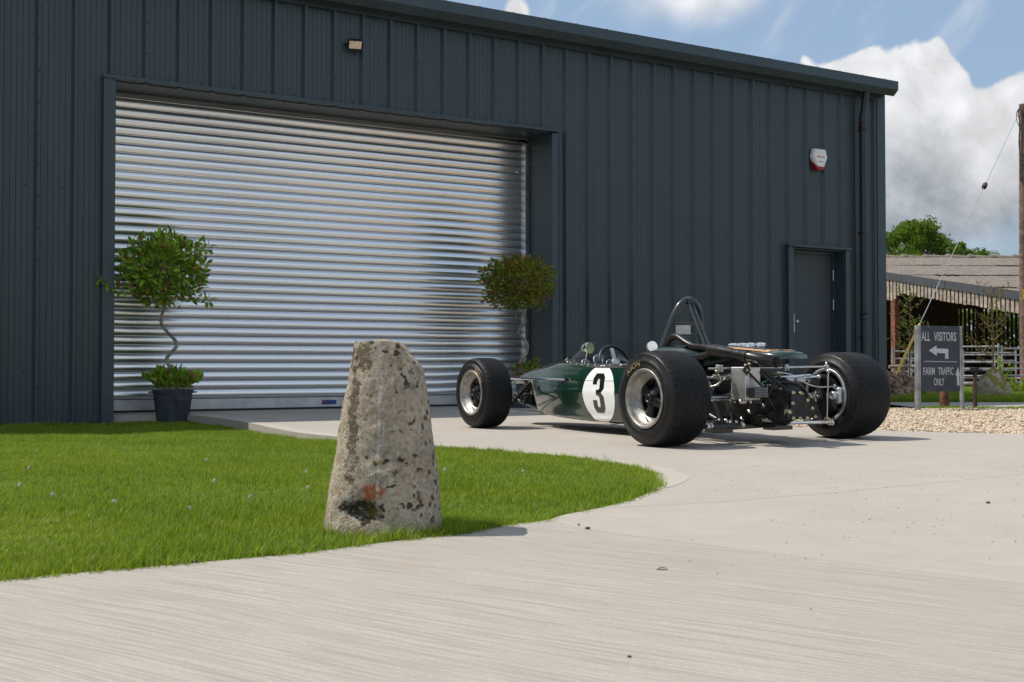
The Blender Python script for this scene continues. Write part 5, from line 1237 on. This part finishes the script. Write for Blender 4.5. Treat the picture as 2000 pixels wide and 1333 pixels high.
# boulder
m_ = bpy.data.materials.new('mossy boulder'); m_.use_nodes = True; t = NT(m_.node_tree); b = m_.node_tree.nodes['Principled BSDF']; tc = t.n('ShaderNodeTexCoord').outputs['Object']
c_ = t.mix(t.ramp(t.noise(tc, 9, 6, .65), .3, .7), (.34, .26, .17), (.56, .50, .40)); geo = t.n('ShaderNodeNewGeometry'); nz = t.xyz(geo.outputs['Normal'])[2]
ms_ = t.ramp(t.m('ADD', t.noise(tc, 7, 6, .7), t.m('MULTIPLY', nz, .25)), .54, .62); c_ = t.mix(t.m('MULTIPLY', ms_, .9), c_, t.mix(t.ramp(t.noise(tc, 30, 4), .3, .7), (.10, .10, .012), (.26, .22, .025)))
t.put(b.inputs['Base Color'], c_); b.inputs['Roughness'].default_value = .95; bp = t.n('ShaderNodeBump'); bp.inputs['Distance'].default_value = .01; t.put(bp.inputs['Height'], t.noise(tc, 40, 6, .7)); t.put(b.inputs['Normal'], bp.outputs[0])
bm = bmesh.new(); bmesh.ops.create_icosphere(bm, subdivisions=5, radius=1)
for v in bm.verts:
    p = v.co.copy(); f_ = 1+mn.noise(p*1.3)*.22+mn.fractal(p*4, 1, 2, 4)*.05; h = (p.z+1)/2; w_ = .24*(1.02-.42*h**1.6)
    v.co = Vector((p.x*w_*1.08*f_+.02*h, p.y*w_*f_, max(-.02, (.22+p.z*.27)*f_*.98)))
me = bpy.data.meshes.new('boulder'); bm.to_mesh(me); bm.free(); me.materials.append(m_); me.polygons.foreach_set('use_smooth', [True]*len(me.polygons))
o = link('boulder', me, None, label='upright mossy boulder with pale bare patches on the grass verge', category='boulder'); o.location = (7.24, 17.1, -.03)
# soil heap
def heap(name, lab, loc, rx, ry, h, seed):
    mb = MB(); n_, m2 = 70, 34; vs = []; r = random.Random(seed)
    for i in range(m2+1):
        for j in range(n_):
            a = 2*math.pi*j/n_; q = i/m2; x = q*rx*math.cos(a); y = q*ry*math.sin(a); p = Vector((x, y, seed))
            z = h*(math.cos(q*math.pi)+1)/2*(1+.35*mn.noise(p*2.5))+.05*mn.fractal(p*9, 1, 2, 4)*(1-q**4)+.03*mn.noise(p*30)*(1-q**4); vs.append((x, y, z))
    mb.add(vs, [(i*n_+j, i*n_+(j+1) % n_, (i+1)*n_+(j+1) % n_, (i+1)*n_+j) for i in range(m2) for j in range(n_)])
    for i in range(260):
        a = r.uniform(0, 6.28); q = math.sqrt(r.random())*.95; x = q*rx*math.cos(a); y = q*ry*math.sin(a); s_ = r.uniform(.012, .04); z = h*(math.cos(q*math.pi)+1)/2*(1+.35*mn.noise(Vector((x, y, seed))*2.5)); mb.box((x, y, z+s_*.2), (s_*1.6, s_, s_*.8), Matrix.Rotation(r.uniform(0, 3), 3, Vector((r.random(), r.random(), r.random())).normalized()))
    o = mb.build(name, M['heap'], None, label=lab, category='soil heap'); o.location = loc; return o
M['heap'] = material('dug soil', (.27, .17, .11), .95, 0, .35, 14, bump=.02, bscale=40)
heap('soil_heap', 'brown heap of dug soil between the warehouse corner and the sign', (5.78, 17.5, -.03), .85, .6, .46, 3)
heap('soil_heap', 'low brown soil heap just behind the rusty pipe and sign panel', (6.7, 18.4, -.03), .55, .5, .19, 8)
# ------------------------------------------------------------------ hurdles and fence (25 m away)
def hurdle(lab, x0, x1, y0, y1, zt, rails, posts, rz=0, r=.019):
    t_ = thing('livestock_hurdle', lab, 'gate', (x0, y0, 0), math.atan2(y1-y0, x1-x0), 'galvanised hurdles round the farm yard'); L_ = math.hypot(x1-x0, y1-y0)
    for q in rails: mb = MB(); mb.tube([(0, 0, q), (L_, 0, q)], r*.85, 8); mb.build('rail', M['galvrail'], t_)
    for q in posts: mb = MB(); mb.tube([(L_*q, -.005, -.03), (L_*q, -.005, zt)], r*1.15, 8); mb.build('post', M['galvrail'], t_)
hurdle('galvanised hurdle with many rails seen left of the sign above the soil heap', 8.43, 9.35, 25.2, 24.9, .90, [.80, .64, .49, .35, .22, .09], [0, .35, 1])
hurdle('galvanised hurdle directly right of the sign, behind the bollard light', 9.45, 10.52, 25.2, 24.6, .96, [.90, .72, .56, .42, .26, .10], [.02, .35, 1])
hurdle('galvanised hurdle between the boulder tree and the wooden pole', 10.72, 12.6, 24.9, 25.6, .92, [.86, .72, .55, .42, .27, .12], [0, .55, 1])
hurdle('lower slanting galvanised hurdle crossing behind the bare sapling', 9.3, 11.6, 26.5, 26.2, .84, [.78, .60, .38, .20], [0, .5, .8, 1])
M['oldwood'] = material('weathered grey timber', (.25, .205, .155), .9, 0, .22, 10, bump=.004, bscale=40); M['brownwood'] = material('brown timber', (.10, .060, .036), .85, 0, .25, 6, bump=.004, bscale=30)
wf = thing('wooden_fence', 'short grey wooden post and rail fence beside the yellow stay guard', 'fence', (7.95, 24.0, 0), R(-4))
mb = MB(); mb.tube([(0, 0, .46), (.95, 0, .46)], .035, 10); mb.build('rail', M['oldwood'], wf)
for x in (.30, .9): mb = MB(); mb.tube([(x, .03, -.05), (x, .03, .62)], .055, 10); mb.build('post', M['oldwood'], wf)
# ------------------------------------------------------------------ pole barn
bn = thing('pole_barn', 'open-sided timber barn with lichened cement roof and vertical weathered gable boards', 'barn', (0, 0, 0))
A = Vector((13.83, 42, 3.87)); B = Vector((15.62, 35, 2.71)); vd = (B-A)
def vg(q): return A+vd*q      # along the verge, 0 at A, 1 at B
m_ = bpy.data.materials.new('lichened cement sheet'); m_.use_nodes = True; t = NT(m_.node_tree); b = m_.node_tree.nodes['Principled BSDF']; tc = t.n('ShaderNodeTexCoord').outputs['Object']; M['cement'] = m_
c_ = t.mix(t.ramp(t.noise(tc, 1.8, 6, .7), .3, .7), (.15, .13, .112), (.23, .20, .17)); c_ = t.mix(t.ramp(t.noise(tc, 9, 6, .75), .5, .66, 0, .9), c_, (.06, .05, .04)); c_ = t.mix(t.ramp(t.noise(t.vm('ADD', tc, (7, 3, 1)), 2.4, 5, .7), .56, .68, 0, .8), c_, (.22, .15, .06)); c_ = t.mix(t.ramp(t.noise(t.vm('ADD', tc, (1, 3, 7)), 13, 5, .7), .60, .7, 0, .7), c_, (.33, .31, .28))
t.put(b.inputs['Base Color'], c_); b.inputs['Roughness'].default_value = .95; bp = t.n('ShaderNodeBump'); bp.inputs['Distance'].default_value = .05; t.put(bp.inputs['Height'], t.noise(tc, 8, 5, .7)); t.put(b.inputs['Normal'], bp.outputs[0])
M['barge'] = material('dark grey barge board', (.045, .05, .057), .45, 0, .08, 3)
q0, q1 = -1.14, 1.38; RX = 34.
def roofpt(q, x):    # q along the verge (-1.14 = ridge), x metres to the right of the verge
    p = vg(q); return Vector((p.x+x, p.y, p.z-.004*x))
rr = random.Random(9); nc = 4
for c in range(nc):
    qa, qb = q0+(q1-q0)*c/nc, q0+(q1-q0)*(c+1)/nc+.03
    x = 0.
    while x < RX:
        w_ = 1.05 if x < 14 else 5.; mb = MB(); mb.smooth = False; dz = rr.uniform(.0, .025)-.02*c; n_ = 7 if w_ < 2 else 2; vs = []
        for k_ in range(n_+1):
            xx = x+(w_-.01)*k_/n_; cz = .018*(k_ % 2)
            vs += [roofpt(qa, xx)+Vector((0, 0, .05+dz+cz)), roofpt(qb, xx)+Vector((0, 0, .062+dz+cz)), roofpt(qb, xx)+Vector((0, 0, .05+dz+cz))]
        mb.add(vs, [(3*k_, 3*k_+1, 3*k_+4, 3*k_+3) for k_ in range(n_)]+[(3*k_+1, 3*k_+2, 3*k_+5, 3*k_+4) for k_ in range(n_)]); mb.build('roof_sheet', M['cement'], bn); x += w_
for i in range(16):
    p = roofpt(q0, 3.6+i*.98); mb = MB(); mb.lathe([(0, .10), (.06, .16), (.70, .12), (.80, .20), (.98, .17)], (p.x, p.y, p.z+.03+rr.uniform(-.012, .02)), (1, 0, rr.uniform(-.012, .012)), 10); mb.build('ridge_tile', M['cement'], bn)
def strip(name, mat, qa, qb, za, zb, off, th, parent=bn, dza=None):
    """board or band in the gable plane from q=qa..qb, between heights za, zb below the verge line"""
    pa, pb = vg(qa), vg(qb); nrm = Vector((vd.y, -vd.x, 0)).normalized(); nrm = nrm if nrm.x < 0 else -nrm
    ta, tb = (za, zb) if dza is None else dza
    V_ = []
    for o_ in (off, off-th):
        V_ += [pa+nrm*o_+Vector((0, 0, za)), pb+nrm*o_+Vector((0, 0, za)), pb+nrm*o_+Vector((0, 0, tb if dza else zb)), pa+nrm*o_+Vector((0, 0, zb))]
    mb = MB(); mb.add(V_, [(0, 1, 2, 3), (7, 6, 5, 4), (0, 4, 5, 1), (1, 5, 6, 2), (2, 6, 7, 3), (3, 7, 4, 0)], False); return mb.build(name, mat, parent)
for i in range(7): strip('barge_board', M['barge'], -.9+i*.35, -.9+(i+1)*.35-.003, .07, -.20, .06, .04)
M['board'] = material('weathered gable boards', (.29, .245, .195), .88, 0, .2, 6, bump=.006, bscale=30)
pb_ = .215/vd.length
i = 0; q = -.55
while q < 1.36:
    ln = -.95 if q < .05 else (-.95+(q-.05)/.06*.30 if q < .11 else -.62-.02*math.sin(i*2.1))
    if q > .11: ln = -.63+rr.uniform(-.02, .02)
    strip('gable_board', M['board'], q, q+pb_*.68, -.20, ln, .015+rr.uniform(-.004, .004), .022); q += pb_; i += 1
for q, w_ in ((.035, .036), ): strip('corner_post', M['rust'], q, q+w_, -.5, -3.95, -.02, .2)
strip('header_beam', M['blackhole'], -.9, 1.38, -.22, -.50, -.03, .10)  # near-black; shade behind the board gaps is painted into its colour
# back wall: planks below, spaced slats above
for i in range(12):
    x = 15.2+i*1.25; mb = MB(); mb.bbox((x+.61, 49.4, .50), (1.23, .05, 1.05), .01); mb.build('wall_plank', M['brownwood'], bn)
for x in (17.1, 20.2, 23.6, 27): mb = MB(); mb.bbox((x, 49.1, 2.2), (.26, .26, 4.6), .01); mb.build('roof_post', M['brownwood'], bn)
for x, y in ((19.0, 42.0), (24, 41)): mb = MB(); mb.bbox((x, y, 1.7), (.24, .24, 3.6), .01); mb.build('roof_post', M['brownwood'], bn)
mb = MB()
for i in range(80):
    x = 16.0+i*.185; mb.box((x, 49.45, 2.3), (.115, .03, 2.6))
mb.build('back_slats', M['brownwood'], bn, kind='stuff')
for xa_, xb_, zb_ in ((14, 17.0, 1.05), (17.0, 18.3, 1.5), (18.3, 19.4, 2.2), (19.4, 32, 2.95)):
    mb = MB(); mb.box(((xa_+xb_)/2, 49.4, (5.0+zb_)/2), (xb_-xa_, .04, 5.0-zb_)); mb.build('upper_back_wall', M['brownwood'], bn)
for z_ in (1.05, 3.0): mb = MB(); mb.box((22.5, 49.38, z_), (14, .07, .12)); mb.build('wall_rail', M['brownwood'], bn)
mb = MB(); mb.box((13.0, 46.6, 1.8), (.06, 6.5, 3.6), Matrix.Rotation(math.atan2(-vd.x, -vd.y)*-1+math.pi, 3, 'Z')); mb.build('side_wall', M['brownwood'], bn)
mb = MB(); mb.box((22.0, 41.5, -.10), (17, 15, .04)); mb.build('barn_floor', M['soil'], bn)
# ------------------------------------------------------------------ pole, stay wire
M['polewood'] = material('creosoted pole', (.15, .095, .07), .85, 0, .25, 9, bump=.006, bscale=25)
ple = thing('utility_pole', 'tall brown wooden utility pole at the right edge of the picture', 'pole', (11.44, 25.34, -.03))
mb = MB(); mb.tube([(0, 0, -.1), (0, 0, 3), (.01, 0, 6.36)], [.125, .115, .098], 20); mb.build('pole_shaft', M['polewood'], ple)
mb = MB(); mb.tube(smooth_path([(-.10, -.06, 6.28), (-.14, -.06, 6.15), (-.11, -.07, 5.9), (-.13, -.06, 5.5), (-.105, -.07, 5.1), (-.11, -.07, 4.6)]), .012, 6); mb.tube(smooth_path([(-.05, -.09, 6.3), (-.16, -.07, 6.2), (-.17, -.05, 6.0), (-.09, -.09, 5.75)]), .009, 6); mb.build('cable', M['black'], ple)
M['yellow'] = material('yellow plastic', (.70, .42, .01), .4, 0, .05, 10)
mb = MB(); mb.bbox((-.045, -.108, 2.10), (.10, .008, .22), .002, Matrix.Rotation(R(-20), 3, 'Z')); mb.build('warning_plate', M['yellow'], ple)
mb = MB(); mb.add([(-.088, -.106, 2.12), (-.018, -.132, 2.12), (-.053, -.12, 2.19)], [(0, 1, 2)], False); mb.build('warning_triangle', M['black'], ple)
wa, wb = Vector((5.80, 17.35, .24)), Vector((11.35, 25.30, 6.18))
stw = thing('stay_wire', 'steel stay wire from the utility pole with yellow guard tube at its foot', 'wire', tuple(wa)); wdv = wb-wa
mb = MB(); mb.tube([(0, 0, 0), tuple(wdv)], .007, 6); mb.build('wire', M['galv'], stw)
mb = MB(); mb.tube([(0, 0, 0), tuple(wdv*.155)], .020, 10); mb.build('guard_tube', M['yellow'], stw)
mb = MB(); p = wdv*.64; mb.lathe([(-.08, .02), (-.08, .045), (-.02, .05), (0, .03), (.02, .05), (.08, .045), (.08, .02)], tuple(p), tuple(wdv), 10); mb.build('insulator', M['corten'], stw)
# ------------------------------------------------------------------ saplings, weeds, trees
def branchy(mb, base, h, spread, n, seed, r0, tips):
    r = random.Random(seed); b0 = Vector(base)
    trunk = smooth_path([b0, b0+Vector((r.uniform(-.03, .03), 0, h*.35)), b0+Vector((r.uniform(-.05, .05), 0, h*.7)), b0+Vector((r.uniform(-.06, .06), 0, h))], 5); mb.tube(trunk, [r0*(1-.8*i/len(trunk)) for i in range(len(trunk))], 7)
    for i in range(n):
        f_ = r.uniform(.28, .95); p = trunk[int(f_*(len(trunk)-1))]; a = r.uniform(0, 6.28); l = spread*r.uniform(.5, 1)*(1.15-f_*.6); up = l*r.uniform(.5, 1.3)
        e = p+Vector((math.cos(a)*l, math.sin(a)*l, up)); m_ = p.lerp(e, .5)+Vector((math.cos(a)*l*.15, math.sin(a)*l*.15, -up*.12)); P = smooth_path([p, m_, e], 4); mb.tube(P, [r0*.42*(1-.75*k_/len(P)) for k_ in range(len(P))], 5)
        for k_ in range(2, len(P)):
            tips.append(P[k_]); 
            if r.random() < .6:
                d = Vector((r.uniform(-1, 1), r.uniform(-1, 1), r.uniform(0, 1)))*l*.25; mb.tube([P[k_], P[k_]+d], [r0*.18, r0*.06], 4); tips.append(P[k_]+d)
def small_leaves(mb, tips, per, L_, spread, seed):
    r = random.Random(seed)
    for p in tips:
        for _ in range(per):
            if r.random() < .3: continue
            o = p+Vector((r.uniform(-1, 1), r.uniform(-1, 1), r.uniform(-1, 1)))*spread; d = Vector((r.uniform(-1, 1), r.uniform(-1, 1), r.uniform(-.7, .8))).normalized(); s_ = d.cross(Vector((r.random(), r.random(), r.random()))).normalized(); l = L_*r.uniform(.6, 1.2)
            mb.add([o, o+d*l*.5+s_*l*.3, o+d*l, o+d*l*.5-s_*l*.3], [(0, 1, 2, 3)])
lf_g = leafmat('young green leaves', [(0, (.06, .11, .02)), (.6, (.12, .19, .035)), (1, (.20, .24, .06))]); lf_b = leafmat('dried brown leaves', [(0, (.22, .09, .045)), (.6, (.30, .14, .07)), (.8, (.12, .17, .03)), (1, (.16, .20, .05))])
M['twig'] = material('brown twigs', (.14, .085, .055), .8, 0, .2, 20)
def sapling(lab, loc, h, spread, n, seed, lm, per, L_, r0):
    t_ = thing('sapling', lab, 'young tree', loc); mb = MB(); tips = []; branchy(mb, (0, 0, 0), h, spread, n, seed, r0, tips); mb.build('trunk', M['twig'], t_)
    mb = MB(); small_leaves(mb, tips, per, L_, .03, seed); mb.build('foliage', lm, t_, kind='stuff')
sapling('bushy young tree with green leaves and brown twigs, left of the sign', (7.05, 20.2, 0), 1.80, .42, 34, 5, lf_g, 2, .042, .015)
sapling('thin young tree with sparse dry leaves rising behind the boulder', (8.12, 19.2, 0), 1.80, .46, 26, 9, lf_b, 2, .040, .019)
sapling('small leafy green shoot sticking up behind the soil heap', (6.1, 21.5, 0), .9, .2, 18, 14, lf_g, 4, .04, .01)
weedm = leafmat('yellow-green weed leaves', [(0, (.18, .27, .03)), (.6, (.32, .42, .06)), (1, (.48, .48, .12))], .5, .4)
def weed(lab, loc, w_, h, n, seed):
    t_ = thing('weed_clump', lab, 'plant', loc, 0, 'tall weeds on the verge'); r = random.Random(seed); mb = MB(); lv = MB()
    for i in range(n):
        x, y = r.uniform(-w_, w_), r.uniform(-w_*.5, w_*.5); hh = h*r.uniform(.5, 1); dx = r.uniform(-.1, .1)*hh; mb.tube([(x, y, 0), (x+dx*.4, y, hh*.5), (x+dx, y, hh)], [.005, .004, .002], 4)
        tips = [Vector((x+dx*q*q, y, hh*q)) for q in np.linspace(.15, 1, 11)]; small_leaves(lv, tips, 3, .06, .015, seed*31+i)
    mb.build('stems', weedm, t_, kind='stuff'); lv.build('foliage', weedm, t_, kind='stuff')
weed('tall yellow-green weeds just right of the boulder', (7.95, 18.3, -.03), .09, .68, 9, 1)
weed('low spreading weeds behind the bollard light', (7.0, 18.6, -.03), .30, .46, 26, 2)
weed('weeds sprouting above the boulder, left of the bare sapling', (8.1, 21.2, -.03), .25, .66, 14, 3)
weed('green weeds with white flecks at the foot of the wooden pole', (8.7, 19.0, -.03), .45, .30, 34, 4)
weed('bright green plant at the base of the sign', (5.95, 16.6, -.03), .09, .16, 22, 5)
crown_m = leafmat('broadleaf crown', [(0, (.035, .085, .012)), (.5, (.065, .135, .018)), (1, (.11, .19, .028))], .5, .35)
def big_tree(lab, loc, h, rx, rz, n, seed, L_=.17):
    t_ = thing('broadleaf_tree', lab, 'tree', loc, 0, 'trees beyond the barn roof'); r = random.Random(seed); mb = MB(); c = Vector((0, 0, h-rz))
    mb.tube([(0, 0, 0), (.1, 0, h*.4), (0, 0, h-rz*1.0)], [h*.035, h*.028, h*.018], 9)
    lumps = []
    for i in range(26):
        a = r.uniform(0, 6.28); e = r.uniform(-.55, 1.5); d = Vector((math.cos(a)*math.cos(e)*rx, math.sin(a)*math.cos(e)*rx, math.sin(e)*rz))*r.uniform(.45, .85); q = c+d; lumps.append((q, rx*r.uniform(.20, .36)))
        mb.tube(smooth_path([(0, 0, h-rz*1.5), c*.5+q*.5+Vector((0, 0, -rz*.2)), q], 3), [h*.012]*3+[h*.007]*3+[h*.002], 5)
    mb.build('trunk', M['bark'], t_)
    mb = MB()
    for q, rad in lumps:
        for _ in range(n//26):
            while True:
                p = Vector((r.uniform(-1, 1), r.uniform(-1, 1), r.uniform(-1, 1)))
                if .3 < p.length < 1: break
            o = q+Vector((p.x, p.y, p.z*.75))*rad*(1+.3*mn.noise(p*3+q)); d = Vector((r.uniform(-1, 1), r.uniform(-1, 1), r.uniform(-.6, .6))).normalized(); s_ = d.cross(Vector((r.random(), r.random(), r.random()))).normalized(); l = L_*r.uniform(.6, 1.3)
            mb.add([o, o+d*l*.5+s_*l*.34, o+d*l, o+d*l*.5-s_*l*.34], [(0, 1, 2, 3)])
    mb.build('crown', crown_m, t_, kind='stuff')
big_tree('large rounded green tree rising behind the barn roof beside the warehouse corner', (24.6, 69.5, 0), 9.7, 2.35, 2.4, 15000, 2, .15)
big_tree('small green treetop just right of the large tree above the barn ridge', (27.6, 70, 0), 8.1, .85, .9, 3000, 3, .13)
big_tree('lower spreading green treetop further right above the barn ridge', (30.3, 74, 0), 8.0, 1.5, .8, 3600, 4, .13)
hdg = thing('hedge', 'bright green hedge glimpsed between the barn back slats', 'hedge', (22, 56, 0))
mb = MB(); r = random.Random(3)
for _ in range(9000):
    o = Vector((r.uniform(-8, 8), r.uniform(-.5, .5), r.uniform(0, 3.2))); d = Vector((r.uniform(-1, 1), r.uniform(-1, 1), r.uniform(-.6, .6))).normalized(); s_ = d.cross(Vector((r.random(), r.random(), r.random()))).normalized(); l = .28; mb.add([o, o+d*l*.5+s_*l*.34, o+d*l, o+d*l*.5-s_*l*.34], [(0, 1, 2, 3)])
mb.build('foliage', crown_m, hdg, kind='stuff')
# verge grass
vt = [src('verge_tuft', tuft(70+i, 34, .07, .07+.02*i, .006, .8), gm) for i in range(4)]
vx, vy = scatter_in([(4.9, 15.8), (14, 15.6), (14, 23), (5.5, 23)], 16000, 4); v2x, v2y = scatter_in([(4.9, 12.9), (9.6, 12.75), (7.4, 13.25), (4.9, 13.9)], 2600, 6)
vx = np.r_[vx, v2x]; vy = np.r_[vy, v2y]; n = len(vx); s_ = rng.uniform(.4, 1, n); s_[len(vx)-len(v2x):] *= .45
gn_scatter('verge_grass', np.c_[vx, vy, np.full(n, -.03)], s_, np.c_[rng.uniform(-.15, .15, n), rng.uniform(-.15, .15, n), rng.uniform(0, 6.28, n)], rng.integers(0, 4, n), vt)
# ------------------------------------------------------------------ small litter
lfm = material('dry leaf', (.10, .105, .02), .6, 0, .3, 60)
def litter_leaf(lab, x, y, s_, rz, z=.002):
    mb = MB(); n_ = 6; vs = []
    for i in range(n_+1):
        q = i/n_; w_ = math.sin(math.pi*q)**.8*.24; zc = .16*math.sin(math.pi*q)
        for sx in (-1, 0, 1): vs.append((s_*(q-.5), s_*w_*sx, z+s_*(zc-.06*abs(sx))))
    mb.add(vs, [(3*i+k_, 3*i+k_+1, 3*i+k_+4, 3*i+k_+3) for i in range(n_) for k_ in (0, 1)]); o = mb.build('fallen_leaf', lfm, None, label=lab, category='leaf'); o.location = (x, y, 0); o.rotation_euler = (0, 0, rz)
litter_leaf('curled olive leaf lying alone on the foreground concrete', .360, 2.74, .030, .3)
litter_leaf('small brown leaf on the concrete near the joint by the lawn tip', .205, 3.50, .020, 1.2)
stm = material('dark grit', (.06, .055, .05), .9, 0, .3, 40)
for lab, x, y, s_ in (('small dark stone on the lawn edge in the foreground', -.79, 2.84, .008), ('dark pebble on open concrete at the right', 1.69, 4.05, .008), ('grey pebble in the joint where the slabs meet', .226, 3.415, .008), ('tiny brown pebble low in the foreground concrete', .197, 1.92, .004)):
    mb = MB(); mb.sphere((0, 0, 0), (s_, s_*.8, s_*.6), 7, 5); mb.v = [tuple(Vector(v)*(1+.25*mn.noise(Vector(v)*90+Vector((x, y, 0))))) for v in mb.v]
    o = mb.build('pebble', stm, None, label=lab, category='stone'); o.location = (x, y, s_*.4)
mb = MB(); r = random.Random(12)
for _ in range(260):
    cx, cy = r.choice([(2.0, 5.0), (1.2, 4.6), (.9, 5.2), (2.6, 6.2), (1.4, 3.6), (.9, 3.3)]); x, y = cx+r.gauss(0, .5), cy+r.gauss(0, .35); a = r.uniform(0, 6.28); l = r.uniform(.003, .008)
    if x < .75 and y > 3.4: continue
    if inpoly(x, y, lawn_poly): continue
    mb.box((x, y, .0018), (l, .0014, .0010), Matrix.Rotation(a, 3, 'Z'))
mb.build('grass_clippings', material('dry clippings', (.15, .15, .045), .8, 0, .3, 30), None, kind='stuff')

mb = MB(); r = random.Random(21)
for _ in range(70):
    t_ = r.uniform(-6.8, -3.9); ou = abs(r.gauss(.12, .22))+.04; p = Vector(wp(t_, ou)); l = r.uniform(.015, .045); z = lawn_z(p.x, p.y)+.034; a = r.uniform(0, 6.28); tl = Matrix.Rotation(a, 3, 'Z') @ Matrix.Rotation(r.uniform(-.7, .7), 3, 'X')
    mb.add([p*1.0+tl @ Vector(q)+Vector((0, 0, z)) for q in ((-l, 0, 0), (0, -l*.45, .006), (l, 0, 0), (0, l*.45, .006))], [(0, 1, 2, 3)], False)
mb.build('dry_leaves', material('dead brown leaves', (.26, .12, .055), .7, 0, .3, 15), None, kind='stuff')

# unseen woods added behind and beside the camera, darkening paint and shutter reflections
tlm = material('distant foliage', (.035, .060, .016), .95, 0, .45, .35)
mb = MB(); vs = []; N_ = 150; prof_ = [(0, 0), (3.5, .45), (5, .8), (6.5, 1), (9, .8), (11, 0)]
for i in range(N_+1):
    a = R(-62)-R(236)*i/N_
    for d_, hh in prof_:
        rr = 62+d_+4*mn.noise(Vector((i*.21, d_, 0))); h = (2.8+1.8*mn.noise(Vector((i*.13, 0, 5)))+2.2*mn.noise(Vector((i*.55, d_*.7, 2))))*hh
        vs.append((rr*math.sin(a), rr*math.cos(a)-5, max(-.2, h)))
w_ = len(prof_); mb.add(vs, [(i*w_+j, i*w_+j+1, (i+1)*w_+j+1, (i+1)*w_+j) for i in range(N_) for j in range(w_-1)])
mb.build('unseen_woodland', tlm, None, kind='stuff')
